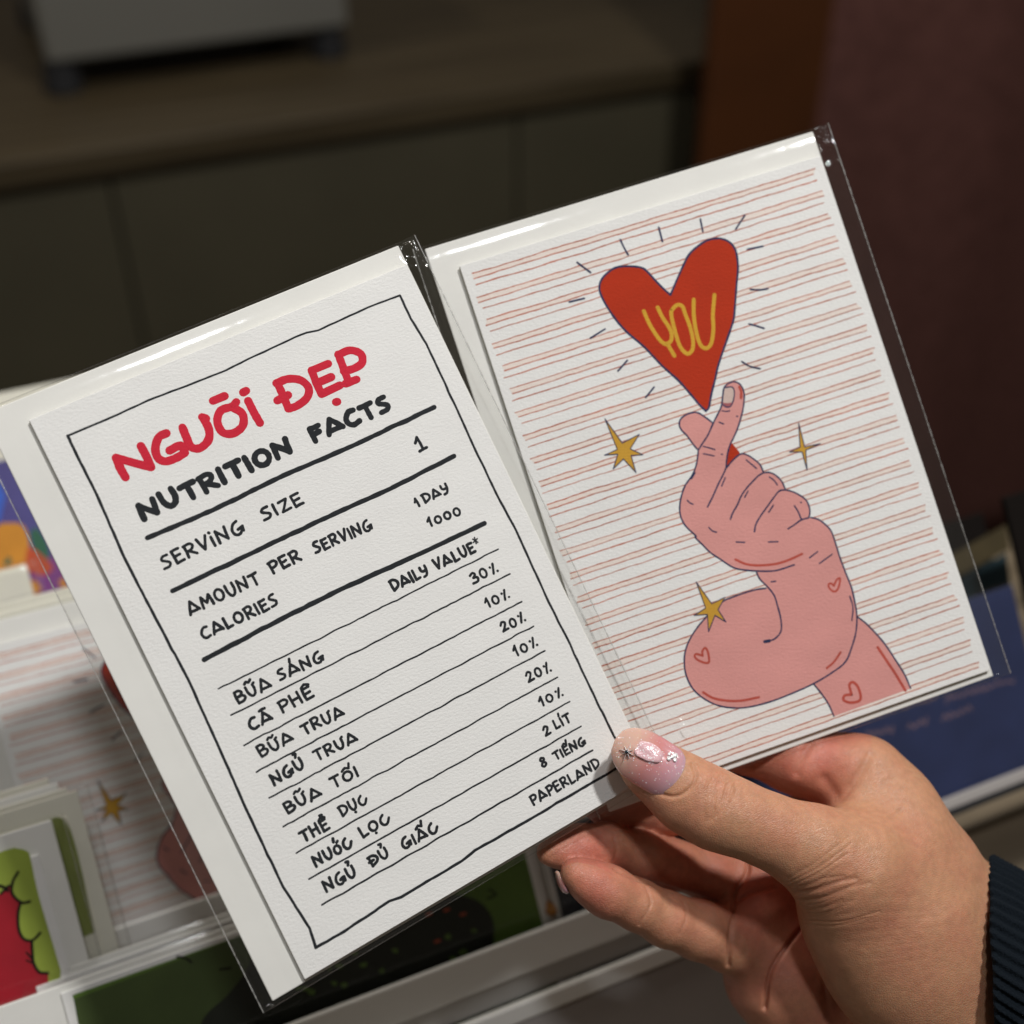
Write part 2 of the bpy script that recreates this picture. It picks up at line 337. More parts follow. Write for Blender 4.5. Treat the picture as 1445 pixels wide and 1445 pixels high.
def left_print(root, fr):
    zB = zoomed(300, 300, 3.6125); z1 = zoomed(0, 300, 3.6125)
    f = Ink()
    top = z1((345,1138),(470,1085),(600,1030),(760,955),(960,880),(1150,805),(1300,730)) + zB((390,650),(480,612),(540,600),(700,525),(800,480),(955,422))
    right = zB((955,422),(1010,540),(1090,670),(1160,820),(1240,990),(1330,1190),(1445,1430)) + [(728,748),(774.4,850),(805,910),(820,944),(866.4,1039),(889,1073)]
    bottom = [(889,1073),(877.3,1080),(813.1,1117.6),(745.3,1157.6),(670,1200),(651.7,1214.9),(566,1266),(549.3,1271.6),(485.6,1314.5),(445.5,1337.2)]
    left = [(445.5,1337.2),(437,1310),(399.5,1251.6),(346.9,1140.8),(305.4,1046.7),(266.1,959.9),(219,871.3),(174.7,785.5),(136,696.9),(100,625),(95.5,615)]
    for k, ln in enumerate((top, right, bottom, left)): hand_rule(f, fr, ln, (.52, .66, .74, .70)[k], amp=.09, seed=20 + k)
    f.obj('printed_border', M['black'], root)
    t = Ink(); w = 2.15
    red = [z1((592,1250),(612,1300),(640,1350)), z1((592,1250),(680,1275),(770,1298)), z1((770,1296),(745,1240),(718,1190)),
           z1((848,1125),(810,1145),(792,1200),(805,1250),(845,1268),(900,1250),(942,1225)), z1((942,1222),(920,1187),(865,1213)),
           z1((930,1095),(950,1145),(975,1195),(1020,1200),(1062,1160),(1065,1105),(1035,1045)), z1((1030,1042),(1050,1050)),
           z1((1180,990),(1125,1010),(1108,1065),(1135,1120),(1190,1125),(1238,1085),(1235,1025),(1180,990)), z1((1190,985),(1205,965)),
           z1((1085,960),(1145,935)), z1((1265,960),(1295,1020),(1325,1072)), z1((1240,917),(1255,908)),
           zB((332,872),(358,930),(385,995)), zB((325,870),(385,848),(450,855),(490,895),(480,945),(430,985),(385,1000)), zB((330,958),(385,930)),
           zB((505,805),(530,870),(555,925)), zB((505,805),(590,770)), zB((530,870),(605,838)), zB((555,925),(650,880)), zB((628,966),(636,964)),
           zB((640,722),(670,800),(695,868)), zB((640,725),(700,702),(755,720),(762,765),(720,795),(668,808)), zB((678,872),(735,850))]
    for s_ in red:
        t.lift += .0004; q = fr.L(s_); q = smooth_line(q, 5) if len(q) > 2 else q
        t.stroke(q, w, .02 + t.lift, .02, wv=.05)
    t.obj('printed_title', M['red'], root)
    h = Ink()
    write(h, fr, 'NUTRITION', (203,733), (413,638), 3.9, 1.55, seed=3); write(h, fr, 'FACTS', (444,623), (551,577), 3.7, 1.5, seed=4)
    h.obj('printed_heading', M['black'], root)
    for k, (p, w_) in enumerate([(((208,759),(300,720),(400,671),(500,628),(612.8,574.6)), 1.25), (((243.4,833.9),(350,783),(450,735),(550,690),(640.8,643.5)), 1.25), (((288.2,930.8),(400,872),(480,832),(600,778),(683.7,738.4)), 1.3),
            (((308.2,972.3),(703,775)), .42), (((326,1009.3),(719.7,809.8)), .45), (((344,1051.4),(736.3,849)), .45), (((361.6,1088.8),(753,883.7)), .45), (((380.1,1126.2),(769,918.3)), .45),
            (((399.5,1166.3),(786.7,955.7)), .45), (((418,1203.7),(804,990)), .45), (((436,1240.5),(820,1024.9)), .47), (((454.3,1277),(836.2,1058.8)), .5)]):
        r = Ink(); hand_rule(r, fr, p, w_, amp=.11, seed=40 + k); r.obj('printed_rule', M['black'], root)
    rows = [('SERVi', 'NG', None)]
    words = [('SERViNG', (232,803), (346,750), 3.3, .78), ('SIZE', (373,735), (428,710), 3.1, .76), ('l', (592,637), (606,630), 3.7, .8),
        ('AMOUNT', (269,868), (367,822), 3.0, .78), ('PER', (385,809), (425,790), 2.9, .8), ('SERVING', (446,781), (526,746), 2.8, .76),
        ('CALORIES', (288,903), (393,853), 2.9, .78), ('1', (589,715), (594,712), 2.2, .68), ('DAY', (600,710), (634,694), 2.4, .72), ('1000', (606,743), (651,726), 2.2, .7),
        ('DAILY', (556,834), (605,810), 2.7, .8), ('VALUE', (616,804), (671,779), 2.7, .8), ('*', (669,768), (677,764), 2.4, .42),
        ('30%', (668,824), (704,806), 2.7, .68), ('10%', (688,858), (720,843), 2.5, .68), ('20%', (710,892), (743,876), 2.6, .68), ('10%', (728,926), (760,911), 2.6, .68),
        ('20%', (746,963), (779,946), 2.6, .68), ('10%', (764,997), (796,981), 2.4, .68), ('2', (770,1039), (782,1033), 2.5, .7), ("LI{'}T", (785,1029), (806,1018), 2.3, .68),
        ('8', (765,1083), (776,1078), 2.5, .75), ("TIE{^\"}NG", (784,1073), (827,1050), 2.2, .68), ('PAPERLAND', (753,1136), (847,1082), 2.5, .68),
        ('Bu{~}A', (337,993), (383,969), 2.9, .74), ("SA{'}NG", (395,960), (458,932), 2.7, .74), ('CA{`}', (355,1031), (385,1016), 2.9, .76), ('PHE{^}', (399,1006), (443,983), 2.9, .76),
        ('Bu{~}A', (369,1069), (414,1044), 2.8, .74), ('TRuA', (429,1037), (486,1009), 2.7, .74), ('NGU{?}', (387,1108), (430,1083), 2.8, .78), ('TRuA', (447,1074), (505,1046), 2.7, .74),
        ('Bu{~}A', (406,1148), (454,1122), 2.8, .74), ("TO{^\"}I", (470,1112), (506,1095), 2.6, .72), ('THE{^?}', (428,1189), (465,1169), 2.8, .76), ('DU{.}c', (483,1152), (519,1133), 2.6, .74),
        ("NUo{'+}c", (446,1223), (498,1194), 2.8, .78), ('LO{.}c', (512,1182), (551,1160), 2.7, .74), ('NGU{?}', (461,1259), (503,1235), 2.8, .8), ('D{-}U{?}', (525,1222), (549,1208), 2.6, .76),
        ("GIA{^\"}c", (570,1199), (619,1173), 2.7, .76)]
    for k, (tx, a, b, cap, w_) in enumerate(words):
        i = Ink(); write(i, fr, tx, a, b, cap, w_, seed=100 + k); i.obj('printed_word', M['black'], root)

# ------------------------------------------------------------------ print of the right card
def right_print(root, fr):
    z2 = zoomed(800, 280, 4.5156); z3 = zoomed(930, 520, 5.78); z4 = zoomed(940, 680, 4.014); z7 = zoomed(820, 560, 4.014)
    U = lambda px: smooth_line(fr.L(px), 5)
    # ruled bands in threes
    tl, tr = np.array(fr.uv(663.8, 385.5)), np.array(fr.uv(1147.5, 240.5)); br = np.array(fr.uv(1380.4, 934.6))
    u0, u1, v0, v1 = tl[0], (tr[0] + br[0]) / 2, (tl[1] + tr[1]) / 2, br[1]
    pitch = (v0 - v1) / 22.0; st = Ink(); pc = Ink(); rnd = random.Random(5)
    for g in range(23):
        lines = []
        for f_ in (0, .21, .5):
            if (g == 22 and f_ > .3): continue
            v = v0 - (g + f_) * pitch
            if g == 0 and f_ > .3: pass
            amp = .24; sd = rnd.uniform(0, 99); fade = rnd.uniform(.7, 1.15)
            n = 110; pts = []
            for i in range(n + 1):
                u = u0 + (u1 - u0) * i / n + (rnd.uniform(-.6, .6) if i in (0, n) else 0)
                pts.append((u, v + amp * noise.noise(Vector((u * .10, sd, 0))) * 1.0 + .14 * noise.noise(Vector((u * .33, sd, 3))) + .06 * noise.noise(Vector((u * 1.1, sd, 7)))))
            st.lift += .0001; st.stroke(pts, .33 * fade, .012 + st.lift * .2, .006, caps=False, wv=.25, rnd=rnd); lines.append(pts)
        if len(lines) > 1:
            b = len(pc.V)
            for p, q in zip(lines[0], lines[1]):
                pc.V.append((p[0], p[1], .006)); pc.V.append((q[0], q[1], .006))
            for i in range(len(lines[0]) - 1): pc.F.append((b + 2*i, b + 2*i + 1, b + 2*i + 3, b + 2*i + 2))
    pc.obj('printed_band', M['peach'], root); st.obj('printed_stripes', M['stripe'], root)
    # the arm: forearm, loop with wrist, fist
    arm = Ink()
    fore_r = z4((1085,765),(1130,800),(1180,850),(1240,920),(1300,1010),(1350,1090),(1385,1170)); fore_l = z4((838,1148),(880,1200),(920,1260),(950,1328))
    loop = z4((565,603),(510,610),(440,630),(370,655),(330,672),(275,712),(230,762),(180,820),(135,890),(108,960),(103,1030),(115,1100),(150,1170),(210,1225),(290,1265),(380,1280),(470,1275),(590,1245),(720,1195),(840,1140),(940,1080),(1015,1020),(1050,940),(1075,850),(1080,760),(1070,690),(1050,600),(1015,510),(985,430),(960,350),(935,280),(900,240),(860,212),(820,202))
    web = z3((1220,1218),(1160,1235),(1110,1270),(1052,1308))
    wrist = z4((512,512),(530,550),(570,590),(610,640),(630,700),(650,780),(650,845),(620,885),(585,900),(558,905))
    back = z3((320,665),(315,720),(300,800),(265,880),(215,950),(185,1030),(170,1110),(172,1190),(200,1260),(240,1310),(300,1365)) + z4((165,315),(210,360),(250,400),(310,440),(380,485),(450,500),(520,505),(600,505),(650,495),(725,470))
    thumb = z3((440,445),(380,400),(325,365),(280,358),(215,380),(175,415),(165,460),(185,505),(225,545),(265,600),(300,645),(320,665))
    idx = z3((320,665),(355,610),(400,540),(440,450),(475,380),(500,330),(512,290),(520,215),(530,160),(560,125),(610,108),(655,125),(685,170),(695,230),(685,330),(665,410),(640,490),(605,570),(580,620),(560,690),(550,760),(545,812),(520,870),(480,950),(440,1040),(395,1130))
    mid = z3((548,812),(600,750),(660,700),(700,698),(760,730),(820,780),(845,830),(850,850)); mid2 = z3((852,850),(810,875),(765,920),(715,975),(670,1040),(640,1110),(600,1180),(582,1230))
    rng = z3((855,850),(900,848),(950,870),(1000,920),(1025,975),(1030,988)); rng2 = z3((1030,990),(980,1000),(930,1060),(880,1130),(830,1200),(790,1270),(778,1330))
    pky = z3((1030,990),(1090,1005),(1150,1035),(1200,1075),(1225,1130),(1230,1180),(1222,1215)); pky2 = z3((1105,1120),(1135,1170),(1160,1230))
    arm.fill(U(fore_r) + U(list(reversed(fore_l))) + fr.L(z4((840,1100),(1040,900))), .022)
    fist = U(back[:-2]) + fr.L(z4((660,560), (800,400), (860,212))) + list(reversed(U(pky))) + list(reversed(U(rng))) + list(reversed(U(mid))) + list(reversed(U(idx[:22]))) 
    arm.fill(U(thumb) + fr.L(z3((440,600))), .0235)
    arm.fill(U(loop) + fr.L(z4((690,265),(620,480),(512,512))) + U(wrist[:3]), .025)
    arm.fill(fist, .0265)
    arm.obj('printed_arm', M['pink'], root)
    gap = Ink(); gap.fill(fr.L(z3((592,605),(655,680),(660,697),(600,748),(550,812),(550,740),(570,660))), .020); gap.fill(U(z2((660,615),(660,615),(700,520),(745,420),(780,355),(840,300),(900,265),(970,255),(1030,275),(1070,320),(1085,380),(1090,450),(1080,560),(1070,700),(1060,780),(1020,900),(985,1000),(960,1080),(945,1150),(920,1250),(905,1330),(885,1355),(840,1310),(790,1250),(715,1165),(660,1115),(600,1060),(530,985),(480,935),(420,885),(370,840),(310,770),(250,680),(215,610),(207,560),(225,510),(270,465),(320,438),(390,432),(470,440),(510,465),(570,530),(620,580),(660,615))), .022)
    gap.obj('printed_heart', M['heart'], root)
    ln = Ink(); lw = .46; Z = .034
    def L(px, w=lw, s_=True):
        ln.lift += .0004; q = U(px) if s_ and len(px) > 2 else fr.L(px); ln.stroke(q, w, Z + ln.lift, .012, wv=.12)
    L(z2((660,615),(700,520),(745,420),(780,355),(840,300),(900,265),(970,255),(1030,275),(1070,320),(1085,380),(1090,450),(1080,560),(1070,700),(1060,780),(1020,900),(985,1000),(960,1080),(945,1150),(920,1250),(905,1330),(885,1355)), .6)
    L(z2((885,1355),(840,1310),(790,1250),(715,1165),(660,1115),(600,1060),(530,985),(480,935),(420,885),(370,840),(310,770),(250,680),(215,610),(207,560),(225,510),(270,465),(320,438),(390,432),(470,440),(510,465),(570,530),(620,580),(660,615)), .6)
    for s_ in (fore_r, fore_l, loop, wrist, back, thumb, idx, mid, mid2, rng, rng2, pky, pky2, web): L(s_)
    for s_ in (z4((585,900),(558,905)),): L(s_, .95)
    for s_ in (z3((530,158),(590,150),(612,178),(612,230),(595,290),(570,315),(540,310),(515,290)), z3((515,345),(545,350),(575,346)), z3((490,438),(525,452)), z3((360,635),(400,645),(455,662)), z3((360,695),(400,703),(450,713)),
               z3((632,390),(642,391)), z3((508,700),(518,701)), z3((710,745),(795,815)), z3((900,885),(935,910),(965,950)), z3((295,850),(265,900)), z3((540,890),(510,960)), z3((725,1000),(698,1052)), z3((932,1115),(895,1172)),
               z3((230,1075),(250,1095),(278,1108)), z3((405,1295),(435,1325),(468,1335)), z3((630,1415),(698,1418)), z3((893,1415),(970,1412)), z3((1154,1090),(1160,1094)),
               z4((812,430),(858,395)), z4((868,462),(940,410)), z4((595,566),(620,563)), z4((1040,648),(1058,710),(1052,785))): L(s_, .38)
    for s_ in (z2((65,408),(150,472)), z2((340,262),(362,310),(390,360)), z2((585,185),(608,275)), z2((850,132),(866,212)), z2((1133,108),(1075,197)), z2((1150,325),(1248,305)), z2((1170,580),(1230,583),(1280,575)), z2((1160,800),(1205,812),(1255,828)),
               z2((1115,1040),(1165,1070),(1230,1085)), z2((15,660),(110,637)), z2((150,890),(243,832)), z2((325,1100),(385,1032)), z2((502,1268),(555,1203))): L(s_, .52)
    stars = [z7((135,125),(233,262),(330,212),(278,295),(350,328),(283,332),(310,428),(240,352),(182,408),(208,325),(133,330),(205,298)),
             z7((1232,148),(1266,284),(1355,265),(1272,302),(1280,415),(1252,312),(1180,312),(1240,285)),
             z7((652,1048),(740,1172),(815,1135),(775,1205),(820,1275),(758,1237),(722,1330),(715,1232),(640,1238),(705,1196))]
    yl = Ink(); yl_z = .050
    for s_ in stars:
        yl = Ink(); yl.fill(fr.L(s_), yl_z); yl.obj('printed_star', M['lemon'], root)
    Z = .052
    for s_ in stars:
        for a, b in zip(s_, s_[1:] + s_[:1]): L([a, b], .27)
    ln.obj('printed_outline', M['navy'], root)
    nl = Ink(); nl.fill(U(z3((530,158),(590,150),(612,178),(612,230),(600,275),(560,282),(518,275),(520,215))), .029); nl.obj('printed_nail', M['nailpink'], root)
    cu = Ink(); cu.fill(U(z3((518,278),(560,282),(598,278),(570,312),(540,308))), .0295); cu.obj('printed_cuticle', M['cuticle'], root)
    for s_, w_ in [(z4((393,440),(450,465),(520,473),(620,465),(700,440),(770,408)), .7), (z4((210,1192),(260,1222),(330,1238),(420,1240),(525,1220)), .7), (z4((910,1055),(950,1020),(988,965)), .65), (z4((1198,937),(1240,1000),(1300,1090),(1355,1182)), .8), (z3((655,150),(670,190),(668,240)), .8),
                   (z4((950,588),(935,576),(920,580),(925,602),(952,622),(975,602),(985,548),(965,556),(950,590)), .6), (z4((205,985),(172,975),(162,990),(190,1015),(240,1024),(238,970),(222,940),(205,960),(207,985)), .65), (z4((1050,1205),(1012,1210),(1005,1235),(1040,1250),(1090,1242),(1102,1215),(1085,1160),(1058,1135),(1038,1150),(1050,1205)), .8)]:
        rs = Ink(); rs.stroke(U(s_), w_, .030, .008); rs.obj('printed_blush', M['rose'], root)
    yo = Ink()
    for s_ in (z2((490,718),(522,792),(565,865),(600,910),(628,930)), z2((578,695),(610,760),(650,820),(668,870),(660,912),(628,930)), z2((642,930),(685,1003)),
               z2((668,712),(700,680),(735,688),(757,745),(785,820),(803,900),(800,962),(772,990),(742,972),(715,930),(690,850),(672,780),(664,730),(668,712)), z2((808,645),(808,740),(820,830),(842,915),(868,950),(897,952),(922,915),(933,830),(930,740),(940,615))):
        yo.lift += .0004; yo.stroke(U(s_), 1.12, .028 + yo.lift, .012)
    yo.obj('printed_word', M['yellow'], root)

# ------------------------------------------------------------------ a card, its envelope and the clear sleeve
def card_body(root, w, h, env, fold='left'):
    mm = .001
    box_obj('front_leaf', (0, -h*mm, -.45*mm), (w*mm, 0, 0), M['card'], root, bevel=.00009, seg=1)
    box_obj('back_leaf', (-.12*mm, (-h+.15)*mm, -.98*mm), ((w-.2)*mm, -.1*mm, -.50*mm), M['card_plain'], root, bevel=.00008, seg=1)
    u0, u1, vt, vb = env
    box_obj('envelope', (u0*mm, vb*mm, -2.35*mm), (u1*mm, vt*mm, -1.45*mm), M['envelope'], root, bevel=.0003, seg=3)
def sleeve(root, env, u0, u1, vt, vb, seed=1, corner=1.0, nu=150, dent=None):
    """flattened tube of film, folded over the top and bottom, welded along both sides"""
    e0, e1 = env[0], env[1]; zf, zb = .40, -2.75; mid = (zf + zb) / 2
    nf, na = (110 if nu < 200 else 330), 10; prof = []
    for i in range(nf + 1): prof.append((vb + 1.2 + (vt - vb - 2.6) * i / nf, zf, 1))
    for i in range(1, na): a = math.pi * i / na; prof.append((vt - 1.4 + 1.4 * math.sin(a), mid + (zf - mid) * math.cos(a), 1))
    for i in range(30 + 1): prof.append((vt - 1.4 - (vt - vb - 2.6) * i / 30, zb, 0))
    for i in range(1, 6): a = math.pi * i / 6; prof.append((vb + 1.2 - 1.2 * math.sin(a), mid - (zf - mid) * math.cos(a), 0))
    V = []; F = []; n = len(prof)
    us_ = list(np.linspace(u0, e0 + .2, 15)[:-1]) + list(np.linspace(e0 + .2, e1 - .2, nu)) + list(np.linspace(e1 - .2, u1, 15)[1:]); nu = len(us_) - 1
    for u in us_:
        dl = (u - u0) / max(.5, e0 - u0); dr = (u1 - u) / max(.5, u1 - e1); e = max(0, min(1, dl, dr)); S = math.sin(e * math.pi / 2) ** .8
        for v, z, front in prof:
            zz = mid + (z - mid) * (S * .96 + .04)
            nz = noise.noise(Vector((u * .05, v * .03, seed))) * .5 + noise.noise(Vector((u * .16, v * .07, seed + 9))) * .25
            if front:
                dt = vt - v
                zz += .16 * abs(nz) * S
                # the film lifts off the paper in a soft roll below the fold
                roll = .55 + .45 * noise.noise(Vector((u * .035, seed * 3.1, 1)))
                zz -= S * (1.05 + .4 * roll) * max(0, 1 - dt / 6.5) ** 2 - S * .25 * roll * math.exp(-((dt - 9) / 4) ** 2)
            m_ = (1 - min(1, abs(e)))
            zz += m_ * math.sin(min(1, e * 2) * math.pi) * .9 * noise.noise(Vector((u * .25, v * .09, seed + 4)))
            cr = math.exp(-(((u - u1) / 9) ** 2 + ((v - vt) / 11) ** 2)) * corner + .5 * math.exp(-(((u - u0) / 7) ** 2 + ((v - vb) / 9) ** 2)) * corner
            if u > e1 - .5 or u < e0 + .5: zz += cr * 2.2 * noise.noise(Vector((u * .30, v * .24, seed + 2)))
            if dent and front: zz += dent[2] * math.exp(-((u - dent[0] + .22 * (v - dent[1])) / .75) ** 2 - ((v - dent[1]) / 2.6) ** 2) + .5 * dent[2] * math.exp(-((u - dent[0] - 2.2 + .3 * (v - dent[1])) / .6) ** 2 - ((v - dent[1] + 2.5) / 2.6) ** 2)
            V.append((u * .001, v * .001, zz * .001))
    for j in range(nu):
        for i in range(n):
            k = (i + 1) % n; F.append((j * n + i, (j + 1) * n + i, (j + 1) * n + k, j * n + k))
    o = mesh_obj('plastic_sleeve', V, F, M['film'], root, smooth=True)
    for us in (u0, u1):                        # welded side seams
        sv = []; sf = []; rnd = random.Random(seed); k = 260; wq = .16
        for i in range(k + 1):
            v = vb + (vt - vb) * i / k; x = us + .04 * noise.noise(Vector((v * .6, us, 2))); r = wq * (1 + .5 * rnd.uniform(-1, 1))
            for a in range(5): b = 2 * math.pi * a / 5; sv.append(((x + r * math.cos(b)) * .001, v * .001, (mid + r * .8 * math.sin(b)) * .001))
        for i in range(k):
            for a in range(5): c_ = (a + 1) % 5; sf.append((i*5+a, i*5+c_, (i+1)*5+c_, (i+1)*5+a))
        mesh_obj('seam', sv, sf, M['seam'], o, smooth=True)
    return o
def env_bounds(fr, tl, tr, bl, br=None):
    a, b, c_ = fr.uv(*tl, z=-1.45), fr.uv(*tr, z=-1.45), fr.uv(*bl, z=-1.45)
    return a, b, c_
# left pack
lp = empty('greeting_card_pack', LEFT.Mw)
tag(lp, 'white card hand-lettered NUTRITION FACTS under a red title, held in front', 'greeting card', 'card packs held in the hand')
a, b, c_ = env_bounds(LEFT, (-25.6, 584.4), (562, 346), (385, 1413))
LENV = ((a[0] + c_[0]) / 2, b[0], (a[1] + b[1]) / 2, c_[1])
card_body(lp, LW, LH, LENV); left_print(lp, LEFT)
s0 = (LEFT.uv(0, 675, -1.2)[0] + LEFT.uv(371, 1430, -1.2)[0]) / 2; s1 = (LEFT.uv(585, 331, -1.2)[0] + LEFT.uv(838, 857, -1.2)[0]) / 2
sleeve(lp, LENV, s0, s1, LENV[2] + .9, LEFT.uv(371, 1430, -1.2)[1], seed=3)
print('LENV', LENV, s0, s1)
rp = empty('greeting_card_pack', RIGHT.Mw)
tag(rp, 'striped greeting card with red YOU heart and pink looping arm, held behind the lettered card', 'greeting card', 'card packs held in the hand')
a, b = RIGHT.uv(597.4, 346, -1.45), RIGHT.uv(1143.3, 192.2, -1.45); c_ = RIGHT.uv(1407.4, 952.2, -1.45)
RENV = (a[0], (b[0] + c_[0]) / 2, (a[1] + b[1]) / 2, c_[1])
card_body(rp, RWD, RH, RENV); right_print(rp, RIGHT)
s1 = (RIGHT.uv(1170, 180, -1.2)[0] + RIGHT.uv(1426, 948, -1.2)[0]) / 2
sleeve(rp, RENV, RENV[0] - 3.2, s1, RENV[2] + 1.0, RENV[3] - .8, seed=8, corner=2.2, nu=300, dent=(*RIGHT.uv(966, 1026), 1.9))
print('RENV', RENV, s1)
# ------------------------------------------------------------------ the dim shop behind
def on_y(px, py, Y):                          # where the view through this point meets the upright plane Y
    d = wray(px, py); t = Y / d[1]; return np.array([0, 0, CAM_H]) + d * t
def on_z(px, py, z):
    d = wray(px, py); t = (z - CAM_H) / d[2]; return np.array([0, 0, CAM_H]) + d * t
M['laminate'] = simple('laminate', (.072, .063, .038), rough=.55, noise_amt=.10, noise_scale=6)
def wood(name, c0, c1, scale=(2, 30, 30), rough=.5):
    m, t, b = mat(name); b.inputs['Roughness'].default_value = rough
    tc = nd(t, 'ShaderNodeTexCoord'); mp = nd(t, 'ShaderNodeMapping'); mp.inputs['Scale'].default_value = scale
    n = nd(t, 'ShaderNodeTexNoise'); n.inputs['Scale'].default_value = 2.2; n.inputs['Detail'].default_value = 6; n.inputs['Distortion'].default_value = .6
    r = nd(t, 'ShaderNodeValToRGB'); r.color_ramp.elements[0].color = (*c0, 1); r.color_ramp.elements[1].color = (*c1, 1)
    r.color_ramp.elements[0].position = .3; r.color_ramp.elements[1].position = .7
    t.links.new(tc.outputs['Object'], mp.inputs[0]); t.links.new(mp.outputs[0], n.inputs['Vector']); t.links.new(n.outputs['Fac'], r.inputs[0]); t.links.new(r.outputs[0], b.inputs['Base Color'])
    bp = nd(t, 'ShaderNodeBump'); bp.inputs['Strength'].default_value = .3; bp.inputs['Distance'].default_value = .0005
    t.links.new(n.outputs['Fac'], bp.inputs['Height']); t.links.new(bp.outputs[0], b.inputs['Normal'])
    return m
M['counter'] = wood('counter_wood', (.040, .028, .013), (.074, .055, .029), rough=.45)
M['plank'] = wood('table_plank', (.10, .075, .045), (.20, .155, .10))
M['post'] = simple('brown_lacquer', (.075, .0215, .0035), rough=.5, noise_amt=.15, noise_scale=8)
M['fabric'] = simple('maroon_fabric', (.15, .066, .055), rough=.9, spec=.1, noise_amt=.22, noise_scale=55, bump=.6, bump_scale=500, dist=.001)
M['white_shell'] = simple('white_shell', (.16, .155, .135), rough=.5)
M['rubber'] = simple('black_rubber', (.012, .012, .014), rough=.7)
M['floor'] = simple('floor', (.08, .07, .055), rough=.6)
fl = box_obj('floor', (-4, -2, -.06), (5, 5, -.02), M['floor']); tag(fl, kind='structure')
YC = 1.22
pr = on_y(992, 112, YC); zb = pr[2]; pl_ = on_z(0, 263, zb); zc = zb + .026
ca_ = math.atan2(pr[1] - pl_[1], pr[0] - pl_[0]); LC_ = float(np.hypot(*(pr - pl_)[:2]))
cab = empty('cabinet', Matrix.Translation((pr[0], pr[1], 0)) @ Matrix.Rotation(ca_, 4, 'Z'))
tag(cab, 'pale laminate cabinet with a brown wooden top, out of focus behind the cards', 'cabinet')
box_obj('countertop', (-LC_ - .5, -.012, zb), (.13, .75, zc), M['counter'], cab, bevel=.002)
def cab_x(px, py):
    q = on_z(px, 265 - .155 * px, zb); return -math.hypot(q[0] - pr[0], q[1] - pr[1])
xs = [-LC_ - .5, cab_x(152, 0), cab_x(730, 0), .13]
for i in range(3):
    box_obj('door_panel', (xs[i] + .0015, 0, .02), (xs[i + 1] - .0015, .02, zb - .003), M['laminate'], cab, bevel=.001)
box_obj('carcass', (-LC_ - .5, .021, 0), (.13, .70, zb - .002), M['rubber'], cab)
# white unit on black feet
q0 = on_z(92, 128, zc); q1 = on_z(465, 78, zc)
dx = q1 - q0; an = math.atan2(dx[1], dx[0]); ln = np.linalg.norm(dx[:2])
un = empty('storage_unit', Matrix.Translation((q0[0], q0[1], zc)) @ Matrix.Rotation(an, 4, 'Z'))
tag(un, 'white box on black round feet standing on the brown cabinet top', 'storage unit')
box_obj('shell', (-.012, -.02, .035), (ln + .02, .30, .30), M['white_shell'], un, bevel=.004)
for fx in (0, ln):
    for fy in (0, .26):
        bm = bmesh.new(); bmesh.ops.create_cone(bm, cap_ends=True, segments=20, radius1=.021, radius2=.017, depth=.034)
        bmesh.ops.bevel(bm, geom=bm.edges[:], offset=.002, affect='EDGES', segments=2)
        for v in bm.verts: v.co += Vector((fx, fy, .0175))
        me = bpy.data.meshes.new('foot'); bm.to_mesh(me); bm.free(); me.materials.append(M['rubber']); o = bpy.data.objects.new('foot', me); C.objects.link(o); o.parent = un
# post and fabric wall
YP = 1.12; a = on_y(1001, 120, YP); b = on_y(1166, 100, YP)
po = box_obj('wooden_post', (a[0], YP, 0), (b[0], YP + .018, 2.4), M['post'], bevel=.004); tag(po, 'orange-brown wooden post between the cabinet and the maroon fabric wall', 'post')
V = []; F = []; nx, nz = 60, 30
x0 = b[0] + .005
for i in range(nx + 1):
    for k in range(nz + 1):
        x = x0 + 1.6 * i / nx; z = 2.4 * k / nz
        V.append((x, 1.30 + .012 * math.sin(x * 9) + .006 * math.sin(x * 23 + z), z))
for i in range(nx):
    for k in range(nz): p = i * (nz + 1) + k; F.append((p, p + nz + 1, p + nz + 2, p + 1))
cu = mesh_obj('curtain', V, F, M['fabric'], smooth=True); cu.modifiers.new('thickness', 'SOLIDIFY').thickness = .004
tag(cu, 'dark maroon fabric curtain hanging right of the brown post', 'curtain')
# ------------------------------------------------------------------ rack and the packs in it
TH = math.radians(37)
RL = np.stack([AX, AZ * math.cos(TH) + AY * math.sin(TH), -AY * math.cos(TH) + AZ * math.sin(TH)], 1)
def lean(px, py, d): return Frame(RL, P(px, py, d))
def shifted(fr, x=0, y=0, z=0): return Frame(fr.R, fr.t + fr.R @ np.array([x, y, z], float))
ZT = .985
M['acrylic'] = simple('milky_acrylic', (.82, .81, .77), rough=.25, spec=.6)
M['haze_panel'] = simple('frosted_panel', (.50, .48, .45), rough=.35, noise_amt=.1, noise_scale=12)
M['shelf'] = simple('grey_shelf', (.37, .345, .33), rough=.5, noise_amt=.08, noise_scale=10)
tb = empty('table', loc=(0, 0, ZT)); tag(tb, 'table of brown-grey wooden planks under the card rack', 'table')
rnd = random.Random(4)
for i in range(7):
    y0 = .02 + i * .058
    box_obj('plank', (-.5, y0, -.018), (1.1, y0 + .0555, -rnd.uniform(0, .0015)), M['plank'], tb, bevel=.0015)
for x in (-.42, 1.0):
    for y in (.06, .36):
        box_obj('leg', (x, y, -ZT + .0), (x + .04, y + .04, -.019), M['post'], tb)
def inkobj(name, mat_, par, polys=(), strokes=()):
    i = Ink()
    for k, (p, z) in enumerate(polys): i.fill(p, z)
    for k, (p, w, z) in enumerate(strokes): i.lift += .0005; i.stroke(smooth_line(p, 4) if len(p) > 2 else p, w, z + i.lift, .012)
    return i.obj(name, mat_, par)
